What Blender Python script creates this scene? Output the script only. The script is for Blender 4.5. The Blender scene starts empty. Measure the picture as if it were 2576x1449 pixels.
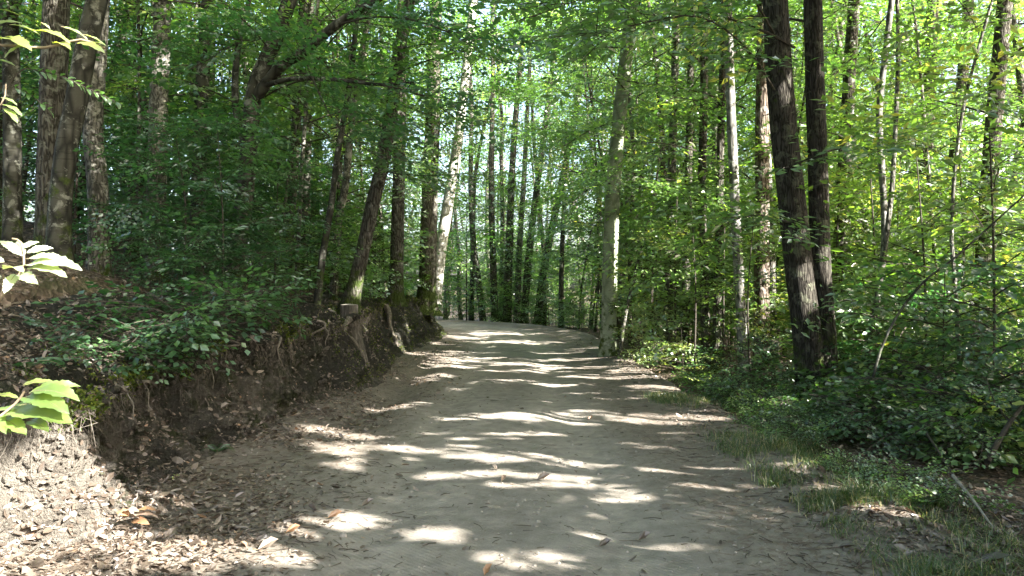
import bpy, math
import numpy as np
from mathutils import Vector, Matrix, Euler

np.seterr(over='ignore')
rng = np.random.default_rng(11)
scene = bpy.context.scene
COL = scene.collection
PI = math.pi
F = 1860.0; CX = 1288.0; HY = 740.0; CAMZ = 1.6      # photo geometry: focal length, centre and horizon on a 2576 px wide sheet

def P(px, py, d):
    """point at forward distance d seen at (px, py) of the photo"""
    return np.array([(px - CX) / F * d, d, CAMZ + (HY - py) / F * d])

# ------------------------------------------------------------------ noise
def _hash(ix, iy, iz, seed):
    h = (ix * 374761393 + iy * 668265263 + iz * 2147483647 + seed * 974711) & 0xffffffff
    h = ((h ^ (h >> 13)) * 1274126177) & 0xffffffff
    h = ((h ^ (h >> 16)) * 2246822519) & 0xffffffff
    return ((h ^ (h >> 15)) & 0xffff) / 65535.0
def vnoise(x, y, z=0.0, seed=0):
    x, y, z = np.broadcast_arrays(np.asarray(x, float), np.asarray(y, float), np.asarray(z, float))
    ix, iy, iz = np.floor(x).astype(np.int64), np.floor(y).astype(np.int64), np.floor(z).astype(np.int64)
    fx, fy, fz = x - ix, y - iy, z - iz
    fx, fy, fz = (t * t * (3 - 2 * t) for t in (fx, fy, fz))
    r = 0
    for a in (0, 1):
        for b in (0, 1):
            for c in (0, 1):
                w = (fx if a else 1 - fx) * (fy if b else 1 - fy) * (fz if c else 1 - fz)
                r = r + w * _hash(ix + a, iy + b, iz + c, seed)
    return r * 2 - 1
def fbm(x, y, z=0.0, seed=0, oct=4):
    r, a, f = 0, 0.5, 1.0
    for i in range(oct):
        r = r + a * vnoise(np.asarray(x) * f, np.asarray(y) * f, np.asarray(z) * f, seed + i * 17); a *= .5; f *= 2.03
    return r
def sstep(a, b, x):
    t = np.clip((x - a) / (b - a), 0, 1); return t * t * (3 - 2 * t)

# ------------------------------------------------------------------ the lie of the land
BEND_Y, RAD, OX = 25.0, 15.0, -0.2                    # the road runs straight, then bends left
ARC_C = (OX - RAD, BEND_Y)
def so(x, y):
    x = np.asarray(x, float); y = np.asarray(y, float)
    r = np.hypot(x - ARC_C[0], y - ARC_C[1]); ang = np.arctan2(y - ARC_C[1], x - ARC_C[0])
    straight = y < BEND_Y
    west = (x < ARC_C[0]) & ~straight
    s = np.where(straight, y, np.where(west, BEND_Y + RAD * PI / 2 + (ARC_C[0] - x), BEND_Y + RAD * np.clip(ang, 0, PI / 2)))
    o = np.where(straight, x - OX, np.where(west, y - (BEND_Y + RAD), r - RAD))
    return s, np.where(o < -RAD, -RAD + (o + RAD) * np.where(straight, 1, 1), o)
def xy(s, o):
    s = np.asarray(s, float); o = np.asarray(o, float)
    a = np.clip((s - BEND_Y) / RAD, 0, PI / 2); ext = np.maximum(0, s - BEND_Y - RAD * PI / 2)
    x = np.where(s < BEND_Y, OX + o, ARC_C[0] + (RAD + o) * np.cos(a) - ext)
    y = np.where(s < BEND_Y, s, ARC_C[1] + (RAD + o) * np.sin(a))
    return x, y
FS = np.array([-8, 2.8, 4.0, 4.5, 4.85, 5.15, 5.5, 6.0, 7.0, 8.2, 9.0, 9.8, 11, 13.2, 13.9, 15, 17, 20, 24, 27, 31, 40, 60])
FO = np.array([-3.9, -3.75, -3.50, -3.10, -2.62, -2.48, -2.68, -3.05, -3.08, -2.82, -2.62, -2.7, -2.72, -2.32, -2.36, -2.5, -2.68, -2.6, -2.3, -2.12, -2.5, -2.9, -3.0])
HS = np.array([-8, 3, 5, 6, 8, 10, 13, 17, 22, 26, 30, 34, 42, 60])
HB = np.array([.75, .8, .86, .9, .98, 1.08, 1.2, 1.28, 1.35, 1.4, 1.25, .95, .7, .5])
def foot(s): return np.interp(s, FS, FO) + .10 * fbm(np.asarray(s) * 1.1, 3.3, 0, 201, 3)
def bank(s): return np.interp(s, HS, HB) + .16 * fbm(np.asarray(s) * .9, 7.7, 0, 202, 4)
def road_z(s, o):
    z = -0.035 * np.exp(-((o - .95) / .30) ** 2) - 0.035 * np.exp(-((o + .70) / .30) ** 2)
    z = z - 0.10 * np.exp(-((o + 1.75) / .3) ** 2) * sstep(8.5, 11, s) * (1 - sstep(15, 19, s))      # washed gully by the bank
    z = z + 0.07 * np.exp(-((s - 10.2) / .9) ** 2) * np.exp(-((o - .3) / 1.6) ** 2)                # hump
    z = z - 0.05 * np.exp(-((s - 12.0) / 1.0) ** 2)
    z = z + 0.035 * fbm(s * .45, o * .7, 0, 5, 3)
    z = z + .22 * sstep(15, 36, s)
    return z
def hgt(x, y):
    s, o = so(x, y)
    f = foot(s); hb = bank(s); t = f - .2 - o
    k = .36 - .2 * sstep(8, 13, s)
    left = hb + k * np.minimum(t, 3.5) + .22 * np.clip(t - 3.5, 0, 9) + .06 * np.maximum(t - 12.5, 0)
    left = left + (.16 * fbm(x * .35, y * .35, 0, 9, 4)) * sstep(.2, 1.5, t)
    rise = .22 * sstep(15, 36, s)
    tr = np.maximum(o - 2.9, 0)
    right = rise + .05 * np.exp(-((o - 2.9) / .5) ** 2) - .075 * np.minimum(tr, 14) + (.14 * fbm(x * .4, y * .4, 0, 21, 4)) * sstep(.2, 1.5, tr)
    far = sstep(50, 110, y) * 3.0
    return np.where(t > 0, left, np.where(o > 2.5, right, road_z(s, o))) + far
def gz(x, y): return float(hgt(np.array(x), np.array(y)))

# ------------------------------------------------------------------ mesh helpers
def mesh_from(name, V, Q, mats, mi=None, tint=None, smooth=True, hue=None):
    me = bpy.data.meshes.new(name)
    V = np.ascontiguousarray(V, dtype=np.float32); Q = np.ascontiguousarray(Q, dtype=np.int32)
    n, m = len(V), len(Q)
    me.vertices.add(n); me.vertices.foreach_set('co', V.ravel())
    me.loops.add(4 * m); me.loops.foreach_set('vertex_index', Q.ravel())
    me.polygons.add(m); me.polygons.foreach_set('loop_start', np.arange(0, 4 * m, 4, dtype=np.int32))
    for mt in mats: me.materials.append(mt)
    if mi is not None: me.polygons.foreach_set('material_index', np.ascontiguousarray(mi, dtype=np.int32))
    me.polygons.foreach_set('use_smooth', np.full(m, smooth, dtype=bool))
    if tint is not None:
        a = me.attributes.new('tint', 'FLOAT', 'FACE'); a.data.foreach_set('value', np.ascontiguousarray(tint, dtype=np.float32))
    me.update(calc_edges=True)
    return me
def link(name, me, parent=None):
    o = bpy.data.objects.new(name, me); COL.objects.link(o)
    if parent is not None: o.parent = parent
    return o
def tag(o, label=None, cat=None, group=None, kind=None):
    if label: o['label'] = label
    if cat: o['category'] = cat
    if group: o['group'] = group
    if kind: o['kind'] = kind
    return o
def empty(name, loc, label, cat, group=None):
    o = bpy.data.objects.new(name, None); COL.objects.link(o); o.location = [float(v) for v in loc]; o.empty_display_size = .2
    return tag(o, label, cat, group)

class Geo:
    """collects quads of several materials"""
    def __init__(s): s.V, s.Q, s.M, s.T, s.n = [], [], [], [], 0
    def add(s, V, Q, mat=0, tint=.5):
        s.V.append(V); s.Q.append(Q + s.n); s.M.append(np.full(len(Q), mat)); s.T.append(np.broadcast_to(np.asarray(tint, float), (len(Q),))); s.n += len(V)
    def arrays(s): return np.concatenate(s.V), np.concatenate(s.Q), np.concatenate(s.M), np.concatenate(s.T)
    def obj(s, name, mats, parent=None, smooth=True):
        V, Q, M, T = s.arrays(); return link(name, mesh_from(name, V, Q, mats, M, T, smooth), parent)

def unit(a): return a / np.maximum(np.linalg.norm(a, axis=-1, keepdims=True), 1e-9)
def tube(pts, rad, sides=8, bump=0.0, seed=0, flare=0.0):
    pts = np.asarray(pts, float); rad = np.broadcast_to(np.asarray(rad, float), (len(pts),))
    T = unit(np.gradient(pts, axis=0))
    ref = np.array([0.0, 1, 0]) if abs(T[0][1]) < .8 else np.array([1.0, 0, 0])
    A = unit(np.cross(T, ref)); B = np.cross(T, A)
    th = np.linspace(0, 2 * PI, sides, endpoint=False)
    R = np.repeat(rad[:, None], sides, 1)
    if bump or flare:
        L = np.concatenate([[0], np.cumsum(np.linalg.norm(np.diff(pts, axis=0), axis=1))])
        ct, st = np.cos(th)[None], np.sin(th)[None]
        R = R * (1 + bump * fbm(ct * 1.4 + seed * 3.1, st * 1.4, L[:, None] * .8, seed, 3))
        if flare:
            lob = 1 + .45 * np.cos(th * 3 + seed) + .3 * np.cos(th * 5 + seed * 2.3)
            R = R * (1 + flare * np.exp(-L[:, None] / .28) * lob[None])
    V = pts[:, None] + R[..., None] * (np.cos(th)[None, :, None] * A[:, None] + np.sin(th)[None, :, None] * B[:, None])
    k = len(pts); i = np.arange(k - 1)[:, None] * sides; j = np.arange(sides)[None]; jn = (j + 1) % sides
    Q = np.stack(np.broadcast_arrays(i + j, i + jn, i + sides + jn, i + sides + j), -1).reshape(-1, 4)
    return V.reshape(-1, 3), Q
def smooth_path(pts, step):
    """Catmull-Rom through the points, resampled"""
    p = np.asarray(pts, float)
    if len(p) == 2:
        n = max(2, int(np.linalg.norm(p[1] - p[0]) / step)); return p[0] + (p[1] - p[0]) * np.linspace(0, 1, n + 1)[:, None]
    e = np.vstack([2 * p[0] - p[1], p, 2 * p[-1] - p[-2]]); out = []
    for i in range(1, len(e) - 2):
        a, b, c, d = e[i - 1], e[i], e[i + 1], e[i + 2]
        n = max(2, int(np.linalg.norm(c - b) / step)); t = np.linspace(0, 1, n, endpoint=False)[:, None]
        out.append(.5 * (2 * b + (c - a) * t + (2 * a - 5 * b + 4 * c - d) * t * t + (3 * b - a - 3 * c + d) * t ** 3))
    return np.vstack(out + [p[-1:]])
def kites(pos, d, nrm, L, W, droop=.12):
    """one four-cornered blade per leaf"""
    d = unit(d); side = unit(np.cross(nrm, d)); up = np.cross(d, side)
    L = np.asarray(L)[:, None]; W = np.asarray(W)[:, None]
    v0 = pos; v1 = pos + d * L * .42 + side * W * .5; v2 = pos + d * L - up * L * droop; v3 = pos + d * L * .42 - side * W * .5
    V = np.stack([v0, v1, v2, v3], 1).reshape(-1, 3)
    return V, np.arange(len(V)).reshape(-1, 4)
def folded(pos, d, nrm, L, W, fold=.35, curl=.2):
    """leaf of two blades folded along the midrib, tip curled"""
    d = unit(d); side = unit(np.cross(nrm, d)); up = np.cross(d, side)
    L = np.asarray(L)[:, None]; W = np.asarray(W)[:, None]; fold = np.asarray(fold).reshape(-1, 1); curl = np.asarray(curl).reshape(-1, 1)
    a = pos; b = pos + d * L * .5 ; c = pos + d * L + up * L * curl
    l1 = pos + d * L * .28 + side * W * .45 + up * W * fold * .5; l2 = pos + d * L * .68 + side * W * .42 + up * (W * fold * .5 + L * curl * .5)
    r1 = pos + d * L * .28 - side * W * .45 + up * W * fold * .5; r2 = pos + d * L * .68 - side * W * .42 + up * (W * fold * .5 + L * curl * .5)
    n = len(pos); V = np.stack([a, b, c, l1, l2, r1, r2], 1).reshape(-1, 3); o = np.arange(n)[:, None] * 7
    Q = np.stack([o + np.array([0, 1, 4, 3]), o + np.array([1, 2, 4, 4])], 1)
    Q = np.concatenate([o + np.array([[0, 1, 4, 3]]), o + np.array([[0, 5, 6, 1]]), ], 0)
    # the outer half as two more blades
    Q2 = np.concatenate([o + np.array([[1, 2, 4, 4]]), o + np.array([[1, 6, 2, 2]])], 0)
    # a quad may not repeat a corner: use a midpoint vertex instead
    m1 = (c + l2) / 2; m2 = (c + r2) / 2
    V = np.concatenate([V, np.stack([m1, m2], 1).reshape(-1, 3)]); om = n * 7 + np.arange(n)[:, None] * 2
    Q2 = np.concatenate([np.concatenate([o + 1, o + 2, om, o + 4], 1), np.concatenate([o + 1, o + 6, om + 1, o + 2], 1)], 0)
    return V, np.concatenate([Q, Q2]), 4

# ------------------------------------------------------------------ materials
def newmat(name):
    m = bpy.data.materials.new(name); m.use_nodes = True; nt = m.node_tree; nt.nodes.clear()
    out = nt.nodes.new('ShaderNodeOutputMaterial'); return m, nt, out
def nd(nt, t, **kw):
    n = nt.nodes.new(t)
    for k, v in kw.items():
        if k.startswith('_'): setattr(n, k[1:], v)
        else: n.inputs[k.replace('__', ' ')].default_value = v
    return n
def ramp(nt, src, stops, interp='LINEAR'):
    r = nt.nodes.new('ShaderNodeValToRGB'); r.color_ramp.interpolation = interp
    el = r.color_ramp.elements
    while len(el) < len(stops): el.new(.5)
    for e, (p, c) in zip(el, stops): e.position = p; e.color = (*c, 1) if len(c) == 3 else c
    nt.links.new(src, r.inputs[0]); return r.outputs[0]
def mixc(nt, fac, a, b, mode='MIX'):
    m = nt.nodes.new('ShaderNodeMix'); m.data_type = 'RGBA'; m.blend_type = mode
    for s, v in ((m.inputs[0], fac), (m.inputs[6], a), (m.inputs[7], b)):
        if hasattr(v, 'links'): nt.links.new(v, s)
        else: s.default_value = v if not isinstance(v, tuple) else (*v, 1)[:4]
    return m.outputs[2]
def math_(nt, op, a, b=None):
    m = nt.nodes.new('ShaderNodeMath'); m.operation = op
    for s, v in zip(m.inputs, (a, b)):
        if v is None: continue
        if hasattr(v, 'links'): nt.links.new(v, s)
        else: s.default_value = v
    return m.outputs[0]
def noise(nt, vec, scale, detail=4, rough=.55, dist=0.0):
    n = nt.nodes.new('ShaderNodeTexNoise'); n.inputs['Scale'].default_value = scale; n.inputs['Detail'].default_value = detail
    n.inputs['Roughness'].default_value = rough; n.inputs['Distortion'].default_value = dist
    if vec is not None: nt.links.new(vec, n.inputs['Vector'])
    return n.outputs['Fac']
def coords(nt, kind='Object', scale=None):
    tc = nt.nodes.new('ShaderNodeTexCoord')
    if kind == 'Position':
        v = nt.nodes.new('ShaderNodeNewGeometry').outputs['Position']
    else: v = tc.outputs[kind]
    if scale:
        mp = nt.nodes.new('ShaderNodeMapping'); mp.inputs['Scale'].default_value = scale; nt.links.new(v, mp.inputs['Vector']); v = mp.outputs[0]
    return v
def bump(nt, h, strength, dist):
    b = nt.nodes.new('ShaderNodeBump'); b.inputs['Strength'].default_value = strength; b.inputs['Distance'].default_value = dist
    nt.links.new(h, b.inputs['Height']); return b.outputs[0]
def princ(nt, out, col, rough=.8, nrm=None, spec=.25):
    p = nt.nodes.new('ShaderNodeBsdfPrincipled')
    if hasattr(col, 'links'): nt.links.new(col, p.inputs['Base Color'])
    else: p.inputs['Base Color'].default_value = (*col, 1)
    if hasattr(rough, 'links'): nt.links.new(rough, p.inputs['Roughness'])
    else: p.inputs['Roughness'].default_value = rough
    p.inputs['Specular IOR Level'].default_value = spec
    if nrm is not None: nt.links.new(nrm, p.inputs['Normal'])
    nt.links.new(p.outputs[0], out.inputs[0]); return p

def leaf_mat(name, stops, trans, gloss=.07, grough=.38, tw=.5):
    m, nt, out = newmat(name)
    a = nd(nt, 'ShaderNodeAttribute', _attribute_name='tint')
    obi = nt.nodes.new('ShaderNodeObjectInfo')
    t = math_(nt, 'ADD', a.outputs['Fac'], math_(nt, 'MULTIPLY', math_(nt, 'SUBTRACT', obi.outputs['Random'], .5), .25))
    c = ramp(nt, t, stops)
    tc = mixc(nt, 1.0, c, trans, 'MULTIPLY')
    d = nt.nodes.new('ShaderNodeBsdfDiffuse'); nt.links.new(c, d.inputs[0])
    tr = nt.nodes.new('ShaderNodeBsdfTranslucent'); nt.links.new(tc, tr.inputs[0])
    g = nt.nodes.new('ShaderNodeBsdfGlossy'); g.inputs['Roughness'].default_value = grough; g.inputs[0].default_value = (1, 1, 1, 1)
    x = nt.nodes.new('ShaderNodeMixShader'); x.inputs[0].default_value = tw; nt.links.new(d.outputs[0], x.inputs[1]); nt.links.new(tr.outputs[0], x.inputs[2])
    y = nt.nodes.new('ShaderNodeMixShader'); y.inputs[0].default_value = gloss; nt.links.new(x.outputs[0], y.inputs[1]); nt.links.new(g.outputs[0], y.inputs[2])
    nt.links.new(y.outputs[0], out.inputs[0]); return m
M_BEECH = leaf_mat('beech_leaf', [(0, (.030, .076, .013)), (.45, (.068, .142, .022)), (.85, (.125, .21, .034)), (1, (.22, .26, .05))], (2.4, 2.65, 1.7), gloss=.13, grough=.36)
M_CHEST = leaf_mat('chestnut_leaf', [(0, (.038, .085, .013)), (.45, (.080, .152, .021)), (.85, (.13, .215, .030)), (1, (.28, .28, .05))], (2.45, 2.5, 1.5), gloss=.13, grough=.36)
M_SHRUB = leaf_mat('shrub_leaf', [(0, (.020, .062, .020)), (.5, (.040, .105, .032)), (1, (.085, .165, .045))], (2.0, 2.3, 1.4), gloss=.1)
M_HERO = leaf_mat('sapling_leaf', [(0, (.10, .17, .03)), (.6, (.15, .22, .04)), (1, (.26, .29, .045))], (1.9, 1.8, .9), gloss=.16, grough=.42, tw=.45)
M_GLARE = leaf_mat('sunglare_leaf', [(0, (.16, .22, .07)), (.6, (.24, .30, .11)), (1, (.32, .36, .12))], (1.5, 1.5, .9), gloss=.30, grough=.5, tw=.35)  # sapling leaf with the sun's glare put into a paler, glossier colour
M_DEAD = leaf_mat('dead_leaf', [(0, (.045, .034, .025)), (.35, (.105, .080, .059)), (.65, (.20, .158, .122)), (.88, (.36, .30, .245)), (1, (.33, .19, .10))], (1.2, .9, .6), gloss=.05, tw=.2)
M_GRASS = leaf_mat('grass_blade', [(0, (.03, .065, .014)), (.6, (.065, .11, .026)), (1, (.26, .23, .12))], (2.0, 1.9, 1.0), gloss=.06, tw=.4)
M_MOSS = leaf_mat('moss', [(0, (.03, .055, .008)), (.6, (.085, .115, .016)), (1, (.17, .19, .03))], (1.8, 1.8, .8), gloss=.02, tw=.3)

def bark_mat(name, dark, light, groove, vstretch, patch=None, patch_amt=.5, moss=0.0, bd=.02, ringy=False):
    m, nt, out = newmat(name)
    v = coords(nt, 'Object', (1, 1, vstretch))
    vo = nt.nodes.new('ShaderNodeTexVoronoi'); vo.feature = 'DISTANCE_TO_EDGE'; vo.inputs['Scale'].default_value = groove
    dn = nt.nodes.new('ShaderNodeTexNoise'); dn.inputs['Scale'].default_value = groove * .6; nt.links.new(v, dn.inputs['Vector'])
    va = nt.nodes.new('ShaderNodeVectorMath'); va.operation = 'MULTIPLY_ADD'
    nt.links.new(dn.outputs['Color'], va.inputs[0]); va.inputs[1].default_value = (.09, .09, .09); nt.links.new(v, va.inputs[2])
    nt.links.new(va.outputs[0], vo.inputs['Vector'])
    cr = ramp(nt, vo.outputs['Distance'], [(0, (0, 0, 0)), (.22, (1, 1, 1))])
    fine = noise(nt, v, groove * 3.2, 6, .65)
    h = math_(nt, 'ADD', math_(nt, 'MULTIPLY', cr, .7), math_(nt, 'MULTIPLY', fine, .6))
    c = ramp(nt, h, [(.12, tuple(x * .45 for x in dark)), (.45, dark), (.95, light)])
    ov = coords(nt, 'Object')
    if patch:
        pm = ramp(nt, noise(nt, ov, 5.5, 6, .7, .4), [(.60 - patch_amt * .22, (0, 0, 0)), (.66 - patch_amt * .12, (1, 1, 1))])
        c = mixc(nt, pm, c, patch)
    if ringy:
        rv = coords(nt, 'Object', (1.2, 1.2, 9)); rm = ramp(nt, noise(nt, rv, 3.2, 3, .5), [(.60, (0, 0, 0)), (.70, (1, 1, 1))])
        c = mixc(nt, math_(nt, 'MULTIPLY', rm, .45), c, tuple(x * .35 for x in dark))
    if moss:
        sx = nt.nodes.new('ShaderNodeSeparateXYZ'); nt.links.new(ov, sx.inputs[0])
        low = nt.nodes.new('ShaderNodeMapRange'); low.inputs[1].default_value = .1; low.inputs[2].default_value = 1.9; low.inputs[3].default_value = .23; low.inputs[4].default_value = -.14
        nt.links.new(sx.outputs[2], low.inputs[0])
        mm = ramp(nt, math_(nt, 'ADD', noise(nt, ov, 4.5, 5, .65), math_(nt, 'MULTIPLY', low.outputs[0], moss)), [(.56, (0, 0, 0)), (.66, (1, 1, 1))])
        mcol = ramp(nt, noise(nt, ov, 40, 3), [(.3, (.025, .04, .010)), (.7, (.06, .078, .018))])
        c = mixc(nt, mm, c, mcol)
    princ(nt, out, c, .9, bump(nt, h, .9, bd), .12); return m
M_OAK = bark_mat('oak_bark', (0.035, 0.031, 0.024), (0.090, 0.083, 0.066), 19, .22, (.15, .15, .12), .35, .8, .03)
M_CHESTBARK = bark_mat('chestnut_bark', (0.021, 0.018, 0.014), (0.056, 0.050, 0.040), 25, .15, (.10, .10, .07), .3, .5, .03)
M_BEECHBARK = bark_mat('beech_bark', (0.167, 0.184, 0.122), (0.234, 0.257, 0.176), 2.2, .6, (.27, .28, .22), .3, .5, .002, True)
M_BIRCH = bark_mat('pale_bark', (.30, .29, .25), (.46, .445, .40), 5, .6, (.16, .155, .12), .25, .4, .005, True)
M_GREYBARK = bark_mat('grey_bark', (0.050, 0.048, 0.039), (0.130, 0.122, 0.101), 18, .25, (.29, .28, .235), .4, .5, .015)
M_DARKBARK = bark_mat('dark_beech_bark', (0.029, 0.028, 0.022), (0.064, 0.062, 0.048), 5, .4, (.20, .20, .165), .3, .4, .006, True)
M_REDBARK = bark_mat('peeling_bark', (0.059, 0.043, 0.032), (0.140, 0.112, 0.087), 14, .2, (.28, .25, .21), .45, .1, .03)
def simple_mat(name, a, b, scale=8, rough=.85, bd=.01):
    m, nt, out = newmat(name); v = coords(nt, 'Object'); n = noise(nt, v, scale, 6, .6)
    princ(nt, out, ramp(nt, n, [(.3, a), (.7, b)]), rough, bump(nt, n, .6, bd), .2); return m
M_TWIG = simple_mat('twig_bark', (.028, .023, .017), (.07, .06, .045), 20)
M_LITTWIG = simple_mat('litter_twig', (.022, .017, .013), (.12, .095, .07), 3)
M_STEM = simple_mat('young_stem', (.13, .10, .06), (.26, .21, .14), 20)
M_ROOT = simple_mat('root_bark', (.06, .05, .038), (.20, .175, .14), 22, .9, .015)
M_DEADWOOD = simple_mat('dead_wood', (.13, .11, .085), (.32, .29, .245), 25, .85, .01)
M_STONE = simple_mat('pebble', (.13, .115, .095), (.34, .305, .26), 6, .9)

def stump_mat():
    m, nt, out = newmat('stump_wood'); v = coords(nt, 'Object', (1, 1, .12)); n = noise(nt, v, 26, 7, .65, .3)
    princ(nt, out, ramp(nt, n, [(.28, (.035, .03, .024)), (.55, (.10, .09, .073)), (.8, (.22, .20, .17))]), .9, bump(nt, n, 1, .03), .15); return m
M_STUMP = stump_mat()

def road_mat():
    m, nt, out = newmat('road_dirt'); v = coords(nt, 'Position')
    big = noise(nt, v, .8, 5, .6); mid = noise(nt, v, 6, 6, .6); fine = noise(nt, v, 90, 4, .7)
    at = nd(nt, 'ShaderNodeAttribute', _attribute_name='tint')      # how worn the surface is: tracks bare and pale, edges and middle littered
    c = ramp(nt, big, [(.3, (.140, .123, .102)), (.7, (.208, .186, .157))])
    c = mixc(nt, math_(nt, 'MULTIPLY', at.outputs['Fac'], .9), c, (.282, .254, .217))
    c = mixc(nt, .8, c, ramp(nt, mid, [(.3, (.62, .60, .57)), (.72, (1.15, 1.12, 1.09))]), 'MULTIPLY')
    stn = ramp(nt, noise(nt, v, 1.9, 6, .65, .5), [(.5, (0, 0, 0)), (.68, (1, 1, 1))]); c = mixc(nt, math_(nt, 'MULTIPLY', stn, .62), c, (.125, .108, .09))
    vo = nt.nodes.new('ShaderNodeTexVoronoi'); vo.inputs['Scale'].default_value = 34; nt.links.new(v, vo.inputs['Vector'])
    peb = ramp(nt, vo.outputs['Distance'], [(.12, (1, 1, 1)), (.22, (0, 0, 0))])
    sel = ramp(nt, vo.outputs['Color'], [(.72, (0, 0, 0)), (.8, (1, 1, 1))])
    pm = math_(nt, 'MULTIPLY', peb, sel)
    c = mixc(nt, math_(nt, 'MULTIPLY', pm, .6), c, (.36, .32, .27))
    c = mixc(nt, .35, c, ramp(nt, fine, [(.3, (.65, .65, .65)), (.7, (1.3, 1.3, 1.3))]), 'MULTIPLY')
    lit = ramp(nt, math_(nt, 'SUBTRACT', noise(nt, v, 17, 6, .7, .6), math_(nt, 'MULTIPLY', at.outputs['Fac'], .16)), [(.49, (0, 0, 0)), (.55, (1, 1, 1))])
    c = mixc(nt, math_(nt, 'MULTIPLY', lit, .7), c, (.115, .085, .062))
    tr = nt.nodes.new('ShaderNodeTexWave'); tr.wave_type = 'BANDS'; tr.bands_direction = 'DIAGONAL'; tr.inputs['Scale'].default_value = 13; tr.inputs['Distortion'].default_value = 1.2
    nt.links.new(v, tr.inputs['Vector'])
    h = math_(nt, 'ADD', math_(nt, 'MULTIPLY', mid, 1.8), math_(nt, 'MULTIPLY', fine, .35)); h = math_(nt, 'ADD', h, math_(nt, 'MULTIPLY', pm, .5))
    h = math_(nt, 'ADD', h, math_(nt, 'MULTIPLY', math_(nt, 'MULTIPLY', tr.outputs['Fac'], at.outputs['Fac']), .16))
    princ(nt, out, c, .92, bump(nt, h, .8, .02), .15); return m
M_ROAD = road_mat()
def forest_mat():
    m, nt, out = newmat('leaf_mould'); v = coords(nt, 'Position')
    vo = nt.nodes.new('ShaderNodeTexVoronoi'); vo.inputs['Scale'].default_value = 15; vo.inputs['Randomness'].default_value = 1; nt.links.new(v, vo.inputs['Vector'])
    sp = nt.nodes.new('ShaderNodeSeparateColor'); nt.links.new(vo.outputs['Color'], sp.inputs[0])
    c = ramp(nt, sp.outputs[0], [(0, (.03, .022, .016)), (.4, (.075, .054, .038)), (.75, (.14, .105, .075)), (1, (.22, .17, .13))])
    n = noise(nt, v, 5, 6, .65)
    c = mixc(nt, ramp(nt, n, [(.42, (0, 0, 0)), (.62, (1, 1, 1))]), c, (.06, .045, .03))
    g = ramp(nt, noise(nt, v, 1.1, 5, .6), [(.52, (0, 0, 0)), (.66, (1, 1, 1))])
    c = mixc(nt, math_(nt, 'MULTIPLY', g, .55), c, (.035, .055, .016))
    h = math_(nt, 'ADD', math_(nt, 'MULTIPLY', vo.outputs['Distance'], 1.0), n)
    princ(nt, out, c, .9, bump(nt, h, .9, .05), .15); return m
M_FOREST = forest_mat()
def bank_mat():
    m, nt, out = newmat('bank_earth'); v = coords(nt, 'Position'); vs = coords(nt, 'Position', (1, 1, .6))
    n = noise(nt, v, 3.5, 7, .62); g = noise(nt, vs, 16, 6, .65, .3)
    c = ramp(nt, n, [(.28, (.15, .13, .105)), (.5, (.25, .222, .182)), (.72, (.36, .325, .275))])
    c = mixc(nt, .65, c, ramp(nt, g, [(.3, (.5, .48, .46)), (.68, (1.2, 1.2, 1.2))]), 'MULTIPLY')
    at = nd(nt, 'ShaderNodeAttribute', _attribute_name='tint')      # 0 bare earth .. 1 mossy / mouldy turf of the bank top; also carries the face's painted shade
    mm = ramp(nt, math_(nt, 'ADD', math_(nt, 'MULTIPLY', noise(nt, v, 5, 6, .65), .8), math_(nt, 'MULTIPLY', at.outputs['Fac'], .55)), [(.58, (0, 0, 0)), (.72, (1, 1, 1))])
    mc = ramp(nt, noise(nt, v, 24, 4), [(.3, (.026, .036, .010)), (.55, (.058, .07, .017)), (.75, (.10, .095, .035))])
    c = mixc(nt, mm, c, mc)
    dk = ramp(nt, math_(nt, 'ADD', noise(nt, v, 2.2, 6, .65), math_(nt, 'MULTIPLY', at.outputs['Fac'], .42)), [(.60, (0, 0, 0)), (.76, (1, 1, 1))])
    c = mixc(nt, math_(nt, 'MULTIPLY', dk, .85), c, (.052, .047, .039))  # patchy dark soil, spread wider where the face's shade is painted
    c = mixc(nt, math_(nt, 'MULTIPLY', ramp(nt, at.outputs['Fac'], [(.25, (0, 0, 0)), (.5, (1, 1, 1))]), .6), c, (.058, .055, .046))  # shade of the bank face painted in as a darker earth tone
    h = math_(nt, 'ADD', math_(nt, 'MULTIPLY', n, 1.5), g)
    h = math_(nt, 'ADD', h, math_(nt, 'MULTIPLY', noise(nt, v, 38, 5, .7), .5))
    princ(nt, out, c, .93, bump(nt, h, 1.0, .2), .12); return m
M_BANK = bank_mat()

# ------------------------------------------------------------------ light
SUN_EL = math.radians(35); SUN_DIR = np.array([.83, -.56]); SUN_DIR = SUN_DIR / np.linalg.norm(SUN_DIR)
S = np.array([SUN_DIR[0] * math.cos(SUN_EL), SUN_DIR[1] * math.cos(SUN_EL), math.sin(SUN_EL)])
sun = bpy.data.lights.new('sun', 'SUN'); sun.energy = 5.0; sun.angle = math.radians(.3); sun.color = (1, .97, .92)
so_ = bpy.data.objects.new('sun', sun); COL.objects.link(so_); so_.rotation_euler = Vector(S).to_track_quat('Z', 'Y').to_euler(); so_.location = (0, 0, 40)
w = bpy.data.worlds.new('World'); scene.world = w; w.use_nodes = True
bg = w.node_tree.nodes['Background']; sky = w.node_tree.nodes.new('ShaderNodeTexSky'); sky.sky_type = 'NISHITA'; sky.sun_disc = False
sky.sun_elevation = SUN_EL; sky.sun_rotation = math.atan2(S[0], S[1]); sky.air_density = 1.0; sky.dust_density = 6.0; sky.ozone_density = 1.0
w.node_tree.links.new(sky.outputs[0], bg.inputs[0]); bg.inputs[1].default_value = .12
scene.view_settings.view_transform = 'Standard'; scene.view_settings.look = 'None'; scene.view_settings.gamma = 1
scene.view_settings.exposure = 3.2

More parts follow.
